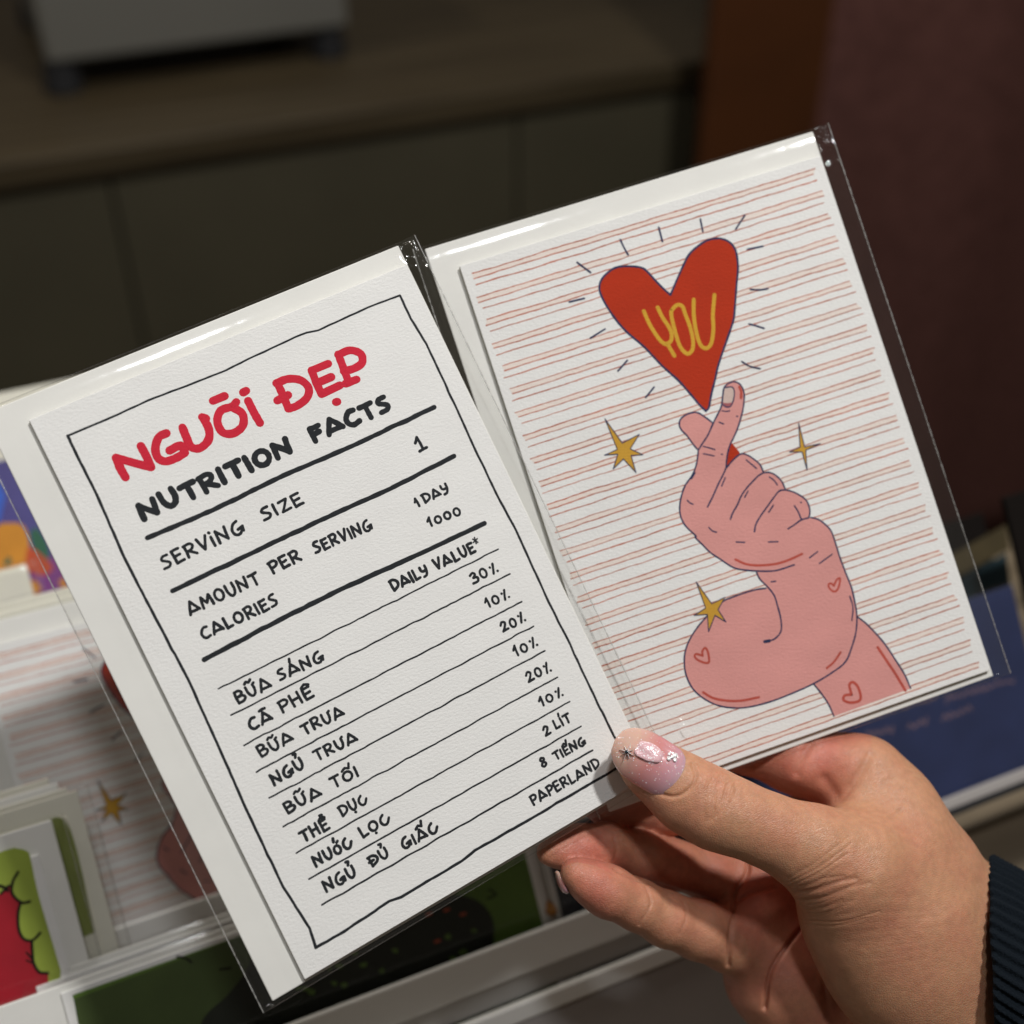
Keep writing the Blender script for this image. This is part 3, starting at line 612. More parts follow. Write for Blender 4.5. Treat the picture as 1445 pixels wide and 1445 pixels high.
def tray_pack(fr, w, h, label, group='card packs standing in the rack', m=(6, 6, 2.5, 4), cream=False, film_on=True, seed=1, em=None):
    """m: envelope margins left, top, right, bottom round a w x h card whose top-left corner is the frame origin"""
    r = empty('greeting_card_pack', fr.Mw); tag(r, label, 'greeting card', group)
    s_ = .001; mt = em or M['cream' if cream else 'envelope']
    box_obj('card_leaf', (0, -h * s_, -.9 * s_), (w * s_, 0, 0), em or M['cream' if cream else 'card'], r, bevel=.0001, seg=1)
    box_obj('envelope', (-m[0] * s_, -(h + m[3]) * s_, -2.2 * s_), ((w + m[2]) * s_, m[1] * s_, -1.0 * s_), mt, r, bevel=.0003)
    if film_on: sleeve(r, (-m[0], w + m[2], m[1], -h - m[3]), -m[0] - 3.5, w + m[2] + 3.5, m[1] + 1, -h - m[3] - 1.5, seed=seed, nu=40, corner=.6)
    return r
def ink_mat(name, col): return simple(name, col, rough=.6, spec=.3, noise_amt=.12, noise_scale=60)
M['purple'] = ink_mat('purple_ink', (.085, .075, .26)); M['plum'] = ink_mat('plum_ink', (.22, .06, .24)); M['orange'] = ink_mat('orange_ink', (.62, .26, .03))
M['leaf'] = ink_mat('leaf_ink', (.03, .13, .075)); M['brick'] = ink_mat('brick_ink', (.50, .08, .03)); M['lime'] = ink_mat('lime_ink', (.33, .42, .06)); M['olive'] = ink_mat('olive_ink', (.20, .24, .05))
M['crimson'] = ink_mat('crimson_ink', (.36, .008, .02)); M['grass'] = ink_mat('grass_ink', (.10, .185, .028)); M['bush'] = ink_mat('bush_ink', (.012, .016, .010))
M['slate'] = ink_mat('slate_ink', (.05, .055, .07)); M['deep_blue'] = ink_mat('deep_blue_ink', (.020, .029, .085)); M['faint'] = ink_mat('faint_pink_ink', (.15, .10, .13)); M['mustard'] = ink_mat('mustard_ink', (.06, .045, .02)); M['teal'] = ink_mat('teal_ink', (.022, .045, .055)); M['coal'] = simple('coal_ink', (.010, .008, .007), rough=.95, spec=.05); M['skyblue'] = ink_mat('sky_blue_ink', (.05, .13, .55))
# row behind: purple card
fa = lean(-150, 672, 470)
ra = tray_pack(fa, 150, 105, 'purple card with orange and red shapes, top left corner of the rack', m=(8, 15, 4, 4), cream=True, film_on=False)
LA = lambda *p: [fa.uv(x, y) for x, y in p]
inkobj('printed_ground', M['purple'], ra, [([(3, -3), (147, -3), (147, -102), (3, -102)], .012)])
inkobj('printed_ground', M['plum'], ra, [(LA((55, 790), (120, 770), (150, 900), (20, 900), (0, 880)), .02)])
inkobj('printed_letter', M['orange'], ra, [(smooth_line(LA((-30, 800), (-5, 745), (12, 738), (33, 742), (42, 770), (40, 812), (25, 808), (10, 806), (-10, 830), (-30, 800)), 4), .03)])
inkobj('printed_leaf', M['leaf'], ra, [(smooth_line(LA((42, 752), (52, 745), (68, 770), (66, 800), (48, 775), (42, 752)), 4), .028), (LA((5, 795), (12, 785), (17, 790), (10, 800)), .033)])
inkobj('printed_flower', M['brick'], ra, [(smooth_line(LA((40, 770), (55, 780), (75, 800), (62, 812), (42, 806), (36, 790), (40, 770)), 4), .031)])
inkobj('printed_spot', M['orange'], ra, [(smooth_line(LA((38, 822), (48, 818), (58, 830), (50, 840), (40, 835), (38, 822)), 4), .024), (smooth_line(LA((82, 820), (90, 816), (96, 824), (90, 832), (82, 820)), 4), .024)])
inkobj('printed_sky', M['skyblue'], ra, [(LA((-60, 690), (0, 680), (8, 700), (0, 735), (-60, 730)), .02)])
r2 = tray_pack(shifted(fa, 1.5, 9, -7), 150, 105, 'cream envelope rising highest at the back left of the rack', m=(8, 15, 4, 4), cream=True, film_on=False)
# a plain cream packet corner in front of the purple card
fp = lean(-110, 838, 440)
tray_pack(fp, 34, 60, 'small plain cream packet in front of the purple card', m=(2, 1.5, 2, 2), cream=True, seed=6)
# row in the middle: copies of the held right card
star = RIGHT.uv(882, 631)
fb0 = lean(160, 1134, 418); fb = shifted(fb0, -star[0], -star[1], 0)
rb = empty('greeting_card_pack', fb.Mw); tag(rb, 'copy of the striped heart and arm card standing in the rack at the left', 'greeting card', 'card packs standing in the rack')
for ch in list(rp.children):
    c2 = ch.copy(); C.objects.link(c2); c2.parent = rb
    for g in ch.children: g2 = g.copy(); C.objects.link(g2); g2.parent = c2
for k, (dy, dz, dxx) in enumerate(((2.6, -4, 1), (5.2, -8, -3), (7.6, -12, 4))):
    fr = shifted(fb, dxx, dy, dz)
    tray_pack(fr, RWD, RH - 14, ('white card pack just behind the striped heart card in the rack', 'white card pack second behind the striped heart card in the rack', 'white card pack third behind the striped heart card, under the purple one')[k], m=(9, 5, 2, 3), cream=(k > 0), seed=10 + k)
# small stack in front at the left
def by_tr(px, py, d, w, mr, mt): return shifted(lean(px, py, d), -(w + mr), -mt, 0)
f2 = by_tr(108, 1116, 392, 100, 5, 7); c2_ = tray_pack(f2, 100, 128, 'green card pack half hidden behind the scalloped red and green card', m=(6, 7, 5, 3), cream=True, seed=21)
LC2 = lambda *p: [f2.uv(x, y) for x, y in p]
inkobj('printed_ground', M['olive'], c2_, [(smooth_line(LC2((-80, 1210), (-80, 1210), (60, 1160), (82, 1153), (97, 1166), (112, 1215), (134, 1316), (134, 1316), (20, 1360), (20, 1360)), 4), .02)])
for k, (sx_, sy_, sz_, lb_) in enumerate(((-2, 2.6, -3.4, 'cream card pack just behind the half hidden green one in the small left stack'), (-4.5, 4.6, -5.9, 'cream card pack second behind the half hidden green one in the small left stack'), (-7, 6.6, -8.4, 'cream card pack rising highest at the back of the small left stack'))):
    tray_pack(shifted(f2, sx_, sy_, sz_), 100, 128, lb_, m=(6, 5.5, 4, 3), cream=(k != 1), film_on=False)
f1 = by_tr(72, 1158, 380, 100, 6, 9); c1_ = tray_pack(f1, 100, 124, 'green card with a scalloped red figure, front of the small left stack', m=(6, 9, 6, 3), seed=23)
z6 = zoomed(0, 1095, 3.6125)
LC = lambda pts: [f1.uv(x, y) for x, y in pts]
inkobj('printed_ground', M['lime'], c1_, [(smooth_line(LC(z6((-200, 460), (-200, 460), (40, 375), (90, 370), (140, 385), (158, 430), (200, 620), (310, 990), (310, 990), (300, 1180), (300, 1180), (-200, 1330), (-200, 1330))), 4), .02)])
inkobj('printed_figure', M['crimson'], c1_, [(smooth_line(LC(z6((-200, 640), (-200, 640), (0, 600), (45, 560), (62, 605), (105, 645), (92, 700), (95, 780), (120, 830), (162, 842), (165, 900), (172, 955), (200, 1000), (245, 1005), (245, 1005), (250, 1150), (250, 1150), (-200, 1330), (-200, 1330))), 3), .03)])
inkobj('printed_outline', M['coal'], c1_, [], [(LC(z6((92, 490), (65, 540), (62, 600), (108, 645), (152, 640))), .9, .04), (LC(z6((105, 645), (92, 700), (95, 780), (120, 830), (165, 838), (205, 800))), .9, .04), (LC(z6((162, 842), (165, 900), (172, 955), (200, 1000), (245, 1005))), .9, .04),
    (LC(z6((0, 560), (25, 570), (40, 585))), 1.0, .04), (LC(z6((5, 600), (45, 560))), .9, .04), (LC(z6((135, 900), (165, 935))), .6, .04), (LC(z6((135, 940), (170, 955))), .6, .04)])
# front row
fe = lean(60, 1418, 368)                       # top-left corner of the green card's white margin
tl = fe.uv(102, 1404); tr = fe.uv(735, 1180)
re_ = tray_pack(shifted(fe, tl[0] - 3, tl[1] + 1.5, 0), tr[0] - tl[0] + 6, 104, 'wide green landscape card with a black bush in the front row of the rack', m=(26, 2, 6, 4), seed=31)
fe = shifted(fe, tl[0] - 3, tl[1] + 1.5, 0); we = tr[0] - tl[0] + 6
LE = lambda *p: [fe.uv(x, y) for x, y in p]
inkobj('printed_ground', M['grass'], re_, [([(3, -1.5), (we - 3, -1.5), (we - 3, -101), (3, -101)], .012)])
inkobj('printed_bush', M['bush'], re_, [(smooth_line(LE((270, 1500), (285, 1440), (320, 1405), (347, 1370), (368, 1330), (430, 1298), (500, 1276), (560, 1268), (640, 1262), (680, 1275), (697, 1305), (690, 1350), (650, 1390), (640, 1450), (620, 1500)), 4), .03)])
rn = random.Random(8)
inkobj('dark_green_patch', ink_mat('dark_grass_tone', (.055, .085, .022)), re_, [(LE((104, 1410), (440, 1284), (420, 1340), (300, 1500), (120, 1500)), .02)])  # darker green patch over the left part of the card face
inkobj('printed_leaves', M['grass'], re_, [(LE(*[(x + rn.uniform(2, 9) * math.cos(a_ * 1.26), y + rn.uniform(2, 6) * math.sin(a_ * 1.26)) for a_ in range(5)]), .04 + .0004 * k) for k, (x, y) in enumerate([(rn.uniform(360, 670), rn.uniform(1290, 1400)) for _ in range(26)])])
inkobj('printed_spots', M['brick'], re_, [(LE((x, y), (x + 9, y - 3), (x + 10, y), (x + 2, y + 3)), .055) for x, y in ((600, 1290), (625, 1284), (648, 1290), (612, 1328), (560, 1300))])
inkobj('printed_twig', M['coal'], re_, [], [(LE((690, 1255), (700, 1262), (688, 1268)), .7, .04), (LE((250, 1350), (262, 1352), (270, 1358)), .7, .04), (LE((310, 1368), (325, 1366)), .7, .04)])
fe2 = by_tr(335, 1256, 376, 70, 2, 2); fe2 = shifted(lean(41, 1387, 376), 1.5, -2, 0)
tray_pack(fe2, 150, 100, 'plain white card pack directly behind the green landscape card', m=(1.5, 2, 2, 3), seed=32)
ff = shifted(fe, we + 6.0, 0, 0); lf = ff.uv(770, 1200)
ff = shifted(ff, lf[0] - 2.0, -1, 0)
rf = tray_pack(ff, 62, 104, 'slate grey card beside the wide green card, behind the fingertips', m=(2, 2, 3, 4), seed=33)
inkobj('printed_ground', M['slate'], rf, [([(2, -2), (60, -2), (60, -102), (2, -102)], .012)])
inkobj('printed_spot', M['orange'], rf, [(smooth_line([ff.uv(x, y) for x, y in ((772, 1270), (782, 1276), (786, 1287), (778, 1292), (770, 1287), (772, 1270))], 4), .03)])
inkobj('printed_panel', M['deep_blue'], rf, [([ff.uv(x, y) for x, y in ((772, 1318), (900, 1270), (900, 1300), (772, 1345))], .03)])
hx0 = fe.uv(1028, 1100)[0]; hx1 = fe.uv(1462, 1000)[0]; hy1 = fe.uv(1350, 862)[1]; hy0 = fe.uv(1290, 1142)[1]
fh = shifted(fe, hx0, hy1, 0); rh = tray_pack(fh, hx1 - hx0, hy1 - hy0 + 3, 'navy blue card with faint pink writing at the right of the rack', m=(4, 2.5, 3, 4), seed=41, em=M['deep_blue'])
wh = hx1 - hx0; hh = hy1 - hy0 + 3
inkobj('printed_ground', M['deep_blue'], rh, [([(1, -1), (wh - 1, -1), (wh - 1, -hh + 1), (1, -hh + 1)], .012)])
ih = Ink()
rq = random.Random(12)
for a_, b_ in (((1236, 1012), (1322, 985)), ((1335, 990), (1432, 962)), ((1222, 1042), (1262, 1032)), ((1282, 1030), (1310, 1020)), ((1330, 1018), (1372, 1003))):
    p_, q_ = np.array(fh.uv(*a_)), np.array(fh.uv(*b_)); k = max(4, int(np.linalg.norm(q_ - p_) / 1.3))
    ih.lift += .0006; ih.stroke(smooth_line([p_ + (q_ - p_) * i_ / k + np.array([rq.uniform(-.3, .3), (1.5 if i_ % 2 else 0) + rq.uniform(-.6, .8)]) for i_ in range(k + 1)], 3), .75, .02 + ih.lift, .012)
ih.obj('printed_writing', M['faint'], rh)
# row behind on the right
fg = lean(1180, 800, 505)
rg = tray_pack(fg, 75, 90, 'dim card with mustard and teal patches behind the navy card', m=(3, 4, 2, 3), seed=42, em=M['coal'], film_on=False)
LG = lambda *p: [fg.uv(x, y) for x, y in p]
inkobj('printed_ground', M['coal'], rg, [([(0, 3), (75, 3), (75, -88), (0, -88)], .012)])
inkobj('printed_patch', M['mustard'], rg, [(LG((1330, 790), (1420, 740), (1425, 775), (1340, 820)), .02)])
inkobj('printed_patch', M['teal'], rg, [(LG((1330, 830), (1420, 780), (1430, 850), (1340, 870)), .022)])
fk = lean(1420, 705, 480); rk = tray_pack(fk, 60, 60, 'black card at the right edge behind the navy card', m=(1, 1, 2, 3), seed=43, em=M['coal'], film_on=False)
inkobj('printed_ground', M['coal'], rk, [([(-.8, .8), (60, .8), (60, -60), (-.8, -60)], .012)])
# the rack itself: stepped shelf, milky lips, end panels
rk0 = empty('display_rack', fe.Mw); tag(rk0, 'stepped card rack with milky acrylic lips and grey shelves holding the packs', 'display rack')
def rbox(name, lo, hi, m, bevel=.0006): return box_obj(name, [v * .001 for v in lo], [v * .001 for v in hi], m, rk0, bevel=bevel)
def ly(px, py, z): return fe.uv(px, py, z)
g1 = ly(660, 1352, 9); g2 = ly(660, 1408, 9)
XE = ly(1120, 1200, 9)[0]
rbox('front_lip', (-90, g2[1], 6), (XE, g1[1], 8.5), M['acrylic'])
g3 = ly(852, 1372, 14); g4 = ly(852, 1398, 14)
rbox('front_lip', (-90, g4[1], 9.5), (XE, g3[1], 13), M['acrylic'])
rbox('front_panel', (-90, g3[1] - 1, 5.2), (XE, g1[1] - 2.5, 5.8), M['haze_panel'])
rbox('shelf_front', (-90, g4[1] - 60, 5), (XE, g4[1] - .5, 12), M['shelf'])
rbox('shelf', (-90, -112, -30), (XE, -108.5, 5), M['shelf'])
bx = empty('card_box', fe.Mw); tag(bx, 'low grey holder with a thin lip under the navy card at the right', 'card holder')
g5 = ly(1290, 1143, 3); g6 = ly(1290, 1160, 3)
box_obj('lip', (XE * .001 + .004, g6[1] * .001, .003), ((XE + 200) * .001, g5[1] * .001, .0045), M['shelf'], bx, bevel=.0003)
box_obj('base', (XE * .001 + .004, (g6[1] - 3) * .001, -.03), ((XE + 200) * .001, (g6[1] - .3) * .001, .0045), M['rubber'], bx, bevel=.0003)
def in_fe(px, py, fr_):                          # a photograph point lying in another leaning plane, in rack coordinates
    u, v = fr_.uv(px, py); q = fe.R.T @ (fr_.t + fr_.R @ np.array([u, v, 0]) - fe.t); return q
qa = in_fe(150, 1312, shifted(fb, 0, 0, 3)); qb = in_fe(150, 1345, shifted(fb, 0, 0, 3)); qx = in_fe(66, 1350, shifted(fb, 0, 0, 3))
rbox('middle_lip', (qx[0], qb[1], qa[2]), (XE, qa[1], qa[2] + 2), M['acrylic'])
rbox('shelf', (-90, qb[1] - 3, qa[2] - 35), (XE, qb[1] - .3, qa[2] + 2), M['shelf'])
qc = in_fe(50, 900, fa)
rbox('shelf', (-90, qc[1] - 45, qc[2] - 40), (XE, qc[1] - 42, qc[2] + 3), M['shelf'])
rbox('back_panel', (-92, -112, qc[2] - 46), (XE + 2, qc[1] - 30, qc[2] - 42), M['shelf'])
# post-free mesh split helper: every patch its own mesh when pieces stand apart
# ------------------------------------------------------------------ the hand
import openvdb
def cap(pts, k=3.0, flat=1.0):
    """chain of tapered capsules: pts = [(px, py, depth, radius_px)]"""
    return [(P(*p[:3]), p[3] * p[2] / FPX) for p in pts], k, flat
def sd_chain(G, chain):
    pts, k, flat = chain; out = None
    for (a, ra), (b, rb) in zip(pts[:-1], pts[1:]):
        ab = b - a; L2 = ab @ ab
        X = [G[i] - a[i] for i in range(3)]
        t = np.clip((X[0] * ab[0] + X[1] * ab[1] + X[2] * ab[2]) / L2, 0, 1)
        dx = X[0] - t * ab[0]; dy = X[1] - t * ab[1]; dz = (X[2] - t * ab[2]) / flat
        d = np.sqrt(dx * dx + dy * dy + dz * dz) - (ra + (rb - ra) * t)
        out = d if out is None else smin(out, d, k)
    return out
def smin(a, b, k):
    h = np.maximum(k - np.abs(a - b), 0) / k
    return np.minimum(a, b) - h * h * k * .25
THUMB = cap([(893, 1063, 330.5, 27), (912, 1078, 329, 36), (940, 1098, 327.5, 42), (972, 1122, 326, 50), (1012, 1144, 325, 52), (1050, 1158, 325, 48), (1092, 1175, 326, 49), (1145, 1198, 328, 60), (1200, 1228, 331, 78)], 4, .82)
THENAR = cap([(1195, 1228, 333, 78), (1230, 1285, 338, 94), (1270, 1345, 342, 104), (1310, 1405, 347, 106)], 8, .78)
BACK = cap([(1222, 1092, 352, 54), (1258, 1145, 350, 58), (1308, 1228, 350, 66), (1326, 1310, 350, 66), (1335, 1380, 352, 60)], 8)
WEB = cap([(1215, 1150, 345, 40), (1265, 1200, 343, 60), (1285, 1270, 343, 80)], 8)
WRIST = cap([(1280, 1310, 350, 92), (1395, 1350, 353, 118), (1500, 1425, 358, 116)], 10, .72)
PALM = [cap([(1150, 1150, 366, 38), (1200, 1260, 370, 60), (1300, 1420, 370, 80)], 8), cap([(1090, 1215, 366, 46), (1150, 1330, 371, 68), (1280, 1450, 372, 80)], 8),
        cap([(1066, 1285, 359, 46), (1096, 1375, 363, 66), (1180, 1480, 368, 84), (1330, 1540, 372, 90)], 8)]
INDEX = cap([(900, 1015, 362, 34), (980, 1030, 362, 37), (1050, 1050, 360, 38), (1120, 1070, 357, 46), (1190, 1090, 354, 56)], 4)
MIDDLE = cap([(838, 1128, 354, 24), (862, 1136, 356, 29), (930, 1142, 360, 32), (1000, 1148, 364, 34), (1080, 1165, 368, 40), (1150, 1190, 370, 48)], 4)
RING = cap([(772, 1203, 338, 15), (790, 1200, 340, 22), (818, 1195, 343, 28), (855, 1196, 347, 30.5), (905, 1208, 352, 31), (948, 1220, 357, 32), (1000, 1232, 362, 36), (1050, 1240, 367, 42), (1110, 1260, 370, 48)], 4)
PINKY = cap([(810, 1231, 332, 20), (832, 1244, 333, 27), (858, 1258, 335, 33), (900, 1277, 339, 32.5), (940, 1297, 343, 35), (985, 1312, 348, 38), (1030, 1325, 354, 43), (1080, 1345, 364, 50)], 4)
H_ = .7
lo = np.array([P(740, 1000, 340)[0] - 6, P(900, 1640, 370)[1], -412.]); hi = np.array([P(1600, 1200, 360)[0], P(900, 975, 350)[1] + 3, -300.])
dims = np.ceil((hi - lo) / H_).astype(int)
G = np.meshgrid(*[(lo[i] + H_ * np.arange(dims[i])).astype(np.float32) for i in range(3)], indexing='ij')
body = smin(sd_chain(G, THUMB), sd_chain(G, THENAR), 6)
body = smin(body, smin(smin(sd_chain(G, BACK), sd_chain(G, WEB), 8), sd_chain(G, WRIST), 8), 8)
pl = sd_chain(G, PALM[0])
for p_ in PALM[1:]: pl = smin(pl, sd_chain(G, p_), 7)
fing = sd_chain(G, PINKY)
for c_ in (RING, MIDDLE, INDEX): fing = smin(fing, sd_chain(G, c_), .7)
pl = smin(pl, fing, 4.5)
body = smin(body, pl, 3.0)
body = np.maximum(body, G[0] - 141.0 + .4 * (G[2] + 351))      # the wrist ends inside the cuff
# little pads: finger tips, thumb knuckle
grid = openvdb.FloatGrid(); grid.copyFromArray(np.ascontiguousarray(body.astype(np.float32)))
vp, fq = grid.convertToQuads(0.0)[:2]
V = np.asarray(vp, float) * H_ + lo; Fq = np.asarray(fq)
a_, b_, c_ = V[Fq[:100, 0]], V[Fq[:100, 1]], V[Fq[:100, 2]]
# orientation: compare the first faces with the gradient of the field
def field_at(p):
    i = np.clip(np.round((p - lo) / H_).astype(int), 0, dims - 1); return body[i[:, 0], i[:, 1], i[:, 2]]
nn = np.cross(b_ - a_, c_ - a_); nn /= np.linalg.norm(nn, axis=1)[:, None] + 1e-9
if (field_at(a_ + nn * 2) < field_at(a_ - nn * 2)).mean() > .5: Fq = Fq[:, ::-1]
hm = bpy.data.meshes.new('hand'); hm.from_pydata((V / 1000).tolist(), [], Fq.tolist()); hm.update()
bm = bmesh.new(); bm.from_mesh(hm)
for _ in range(4): bmesh.ops.smooth_vert(bm, verts=bm.verts, factor=.5, use_axis_x=True, use_axis_y=True, use_axis_z=True)
bmesh.ops.subdivide_edges(bm, edges=bm.edges, cuts=2, use_grid_fill=True, smooth=0)
for _ in range(2): bmesh.ops.smooth_vert(bm, verts=bm.verts, factor=.5, use_axis_x=True, use_axis_y=True, use_axis_z=True)
bm.normal_update()
bm.to_mesh(hm); bm.free()
n = len(hm.vertices); co = np.empty(n * 3); hm.vertices.foreach_get('co', co); co = co.reshape(-1, 3) * 1000
nr = np.empty(n * 3); hm.vertices.foreach_get('normal', nr); nr = nr.reshape(-1, 3)
px = CX + FPX * co[:, 0] / -co[:, 2]; py = CY - FPX * co[:, 1] / -co[:, 2]; fz = np.clip(nr[:, 2] * 1.6, 0, 1)
def seg_dist(pts):
    best = np.full(n, 1e9)
    for (x0, y0), (x1, y1) in zip(pts[:-1], pts[1:]):
        dx, dy = x1 - x0, y1 - y0; t = np.clip(((px - x0) * dx + (py - y0) * dy) / (dx * dx + dy * dy + 1e-9), 0, 1)
        best = np.minimum(best, np.hypot(px - x0 - t * dx, py - y0 - t * dy))
    return best
h1 = zoomed(740, 980, 3.141); h3 = zoomed(985, 985, 3.141)
disp = np.zeros(n)
zr = -co[:, 2]
def groove(pts, dep, sig, zmin=0, zmax=999):
    global disp
    d = seg_dist([tuple(q) for q in smooth_line(pts, 4)] if len(pts) > 2 else pts)
    disp -= dep * np.exp(-(d / sig) ** 2) * fz * ((zr > zmin) & (zr < zmax))
def swell(x, y, rx, amp, zmin=0, zmax=999, ry=None):
    global disp
    disp += amp * np.exp(-((px - x) / rx) ** 2 - ((py - y) / (ry or rx)) ** 2) * fz * ((zr > zmin) & (zr < zmax))
rnd = random.Random(2)
# thumb knuckle wrinkles
for pts, dep in ((((835, 380), (806, 440), (796, 500), (806, 560)), .20), (((870, 375), (846, 430), (836, 490), (828, 550)), .30), (((900, 400), (884, 450), (868, 500), (852, 540)), .22), (((935, 390), (935, 430), (915, 480)), .22), (((760, 300), (800, 330), (790, 360)), .10)):
    groove(h1(*pts), dep, 2.8 + rnd.uniform(0, 2.5), 0, 340)
# wrist / thenar folds beside the thumb root
for k, pts in enumerate((((370, 850), (430, 862), (520, 850), (620, 815), (700, 800)), ((400, 840), (480, 830), (560, 800), (650, 790)), ((440, 900), (540, 890), (640, 850), (760, 820)), ((460, 950), (560, 930), (680, 900)), ((440, 770), (540, 740), (600, 700)), ((500, 990), (620, 960), (740, 930)))):
    groove(h3(*pts), (.30, .16, .16, .10, .08, .08)[k], (3.4, 2.6, 3.4, 3.4, 5, 5)[k], 0, 352)
for k in range(14):
    y = 880 + k * 22 + rnd.uniform(-8, 8); x0 = 560 + k * 14 + rnd.uniform(-60, 60)
    groove(h3((x0, y + 20), (x0 + rnd.uniform(60, 180), y + rnd.uniform(-8, 8)), (x0 + rnd.uniform(200, 420), y - 18)), rnd.uniform(.02, .045), 3.0, 0, 355)
groove([(977, 1078), (982, 1096), (973, 1113), (953, 1124), (930, 1119), (906, 1100), (890, 1085)], .45, 3.0, 0, 340)
swell(990, 1100, 14, .35, 0, 340)
for k in range(13):                            # fine folds fanning out from the root of the thumb
    a0 = h3((405 + k * 5 + rnd.uniform(-8, 8), 800 + k * 17))[0]; ang = -.62 + k * .045 + rnd.uniform(-.04, .04); L0 = rnd.uniform(50, 105)
    b0 = (a0[0] + 6 + L0 * math.cos(ang), a0[1] + L0 * math.sin(ang)); m0 = ((a0[0] + b0[0]) / 2, (a0[1] + b0[1]) / 2 + rnd.uniform(3, 8))
    groove([a0, m0, b0], rnd.uniform(.06, .14), rnd.uniform(1.6, 2.4), 0, 352)
for k in range(9):                             # cross folds over the thumb knuckle
    x0 = 1000 + k * 5.5 + rnd.uniform(-2, 2); groove([(x0 + 6, 1090 + k * 2), (x0 - 3, 1108 + rnd.uniform(-3, 3)), (x0 - 8, 1128 + rnd.uniform(-6, 8))], rnd.uniform(.05, .12), 1.7, 0, 340)
# web and knuckle tendons
groove(h3((630, 500), (720, 520), (820, 545), (900, 500)), .35, 4.0, 0, 372); groove(h3((600, 480), (650, 420), (720, 330), (760, 250)), .8, 7, 0, 372); groove(h3((700, 500), (780, 420), (860, 360)), .25, 9, 0, 372)
groove(h3((830, 380), (880, 352), (950, 370)), .10, 5, 0, 372); groove(h3((560, 360), (600, 420), (620, 500)), .7, 9, 0, 372); groove(h3((440, 330), (470, 250), (500, 200)), .6, 6, 0, 375)
swell(1130, 1095, 20, .9, 0, 375); swell(1190, 1065, 22, .5, 0, 375); swell(1225, 1060, 16, .4, 0, 375)
# finger joint creases
groove(h1((395, 640), (410, 690), (385, 760)), .22, 2.4); groove(h1((700, 690), (730, 760), (700, 850)), .15, 2.4)
groove(h1((540, 850), (560, 930), (510, 1020)), .24, 2.4); groove(h1((700, 905), (720, 980), (690, 1060)), .16, 2.4); groove(h1((990, 745), (985, 800), (930, 880), (925, 950)), 1.2, 3.4, 335, 400)
groove(h1((930, 960), (915, 1060), (905, 1200)), .8, 3.5, 335, 400)
# palm lines
groove(h1((1250, 1010), (1170, 1110), (1090, 1240), (1065, 1390)), 1.3, 3.2, 335, 420); groove(h1((920, 930), (1000, 880), (1110, 850)), .7, 3.5, 335, 420); groove(h1((400, 772), (480, 812), (600, 850), (700, 880), (800, 912), (925, 948)), .9, 2.6, 325, 400); groove(h1((1330, 1160), (1335, 1300), (1340, 1440)), .3, 5, 345, 420)
co += nr * disp[:, None]
# world coordinates, relative to the wrist
wr = cw(P(1400, 1345, 352))
wco = cw(co) - wr
hm.vertices.foreach_set('co', wco.ravel()); hm.update()
# how red the skin is: tips, palm side and knuckles are redder, the back of the hand is more olive
red = np.zeros(n)
def blush(x, y, r, a, z0=0, z1=999):
    global red
    red += a * np.exp(-((px - x) ** 2 + (py - y) ** 2) / r ** 2) * ((zr > z0) & (zr < z1))
red += .55 / (1 + np.exp(-(zr - 345 - np.clip((px - 1180) * .06, 0, 12)) / 2.5)) * (px < 1230)
for q in ((815, 1195, 50, .7, 330, 400), (840, 1250, 55, .8, 322, 400), (935, 1290, 60, .25, 322, 400), (930, 1160, 60, .35, 0, 335), (1150, 1075, 60, .55, 340, 400), (1130, 1260, 60, .25, 345, 400), (1085, 1330, 50, .25, 345, 400), (1060, 1265, 30, .3, 345, 400), (1290, 1300, 120, .10, 0, 400)): blush(*q)
red = np.clip(red, 0, 1)
ca = hm.color_attributes.new('blush', 'FLOAT_COLOR', 'POINT')
cc = np.ones((n, 4), np.float32); cc[:, 0] = cc[:, 1] = cc[:, 2] = red; ca.data.foreach_set('color', cc.ravel())
hm.polygons.foreach_set('use_smooth', [True] * len(hm.polygons))
m, t, b = mat('skin')
at = nd(t, 'ShaderNodeAttribute', attribute_name='blush'); tc = nd(t, 'ShaderNodeTexCoord')
ns = nd(t, 'ShaderNodeTexNoise'); ns.inputs['Scale'].default_value = 90; ns.inputs['Detail'].default_value = 5; t.links.new(tc.outputs['Object'], ns.inputs['Vector'])
rr = nd(t, 'ShaderNodeMath', operation='MULTIPLY_ADD'); rr.inputs[1].default_value = 1.1; rr.inputs[2].default_value = -.5; t.links.new(ns.outputs['Fac'], rr.inputs[0])
ad = nd(t, 'ShaderNodeMath', operation='ADD', use_clamp=True); t.links.new(rr.outputs[0], ad.inputs[0]); t.links.new(at.outputs['Fac'], ad.inputs[1])
ns2 = nd(t, 'ShaderNodeTexNoise'); ns2.inputs['Scale'].default_value = 480; ns2.inputs['Detail'].default_value = 3; t.links.new(tc.outputs['Object'], ns2.inputs['Vector'])
sp_ = nd(t, 'ShaderNodeMapRange'); sp_.inputs[1].default_value = .3; sp_.inputs[2].default_value = .7; sp_.inputs[3].default_value = .90; sp_.inputs[4].default_value = 1.07; t.links.new(ns2.outputs['Fac'], sp_.inputs[0])
sv_ = nd(t, 'ShaderNodeVectorMath', operation='SCALE'); t.links.new(sp_.outputs[0], sv_.inputs['Scale'])
mx = nd(t, 'ShaderNodeMix', data_type='RGBA'); mx.inputs[6].default_value = (.53, .27, .155, 1); mx.inputs[7].default_value = (.53, .175, .12, 1)
t.links.new(ad.outputs[0], mx.inputs[0]); t.links.new(mx.outputs[2], sv_.inputs[0]); t.links.new(sv_.outputs[0], b.inputs['Base Color'])
b.inputs['Roughness'].default_value = .44; b.inputs['Specular IOR Level'].default_value = .45
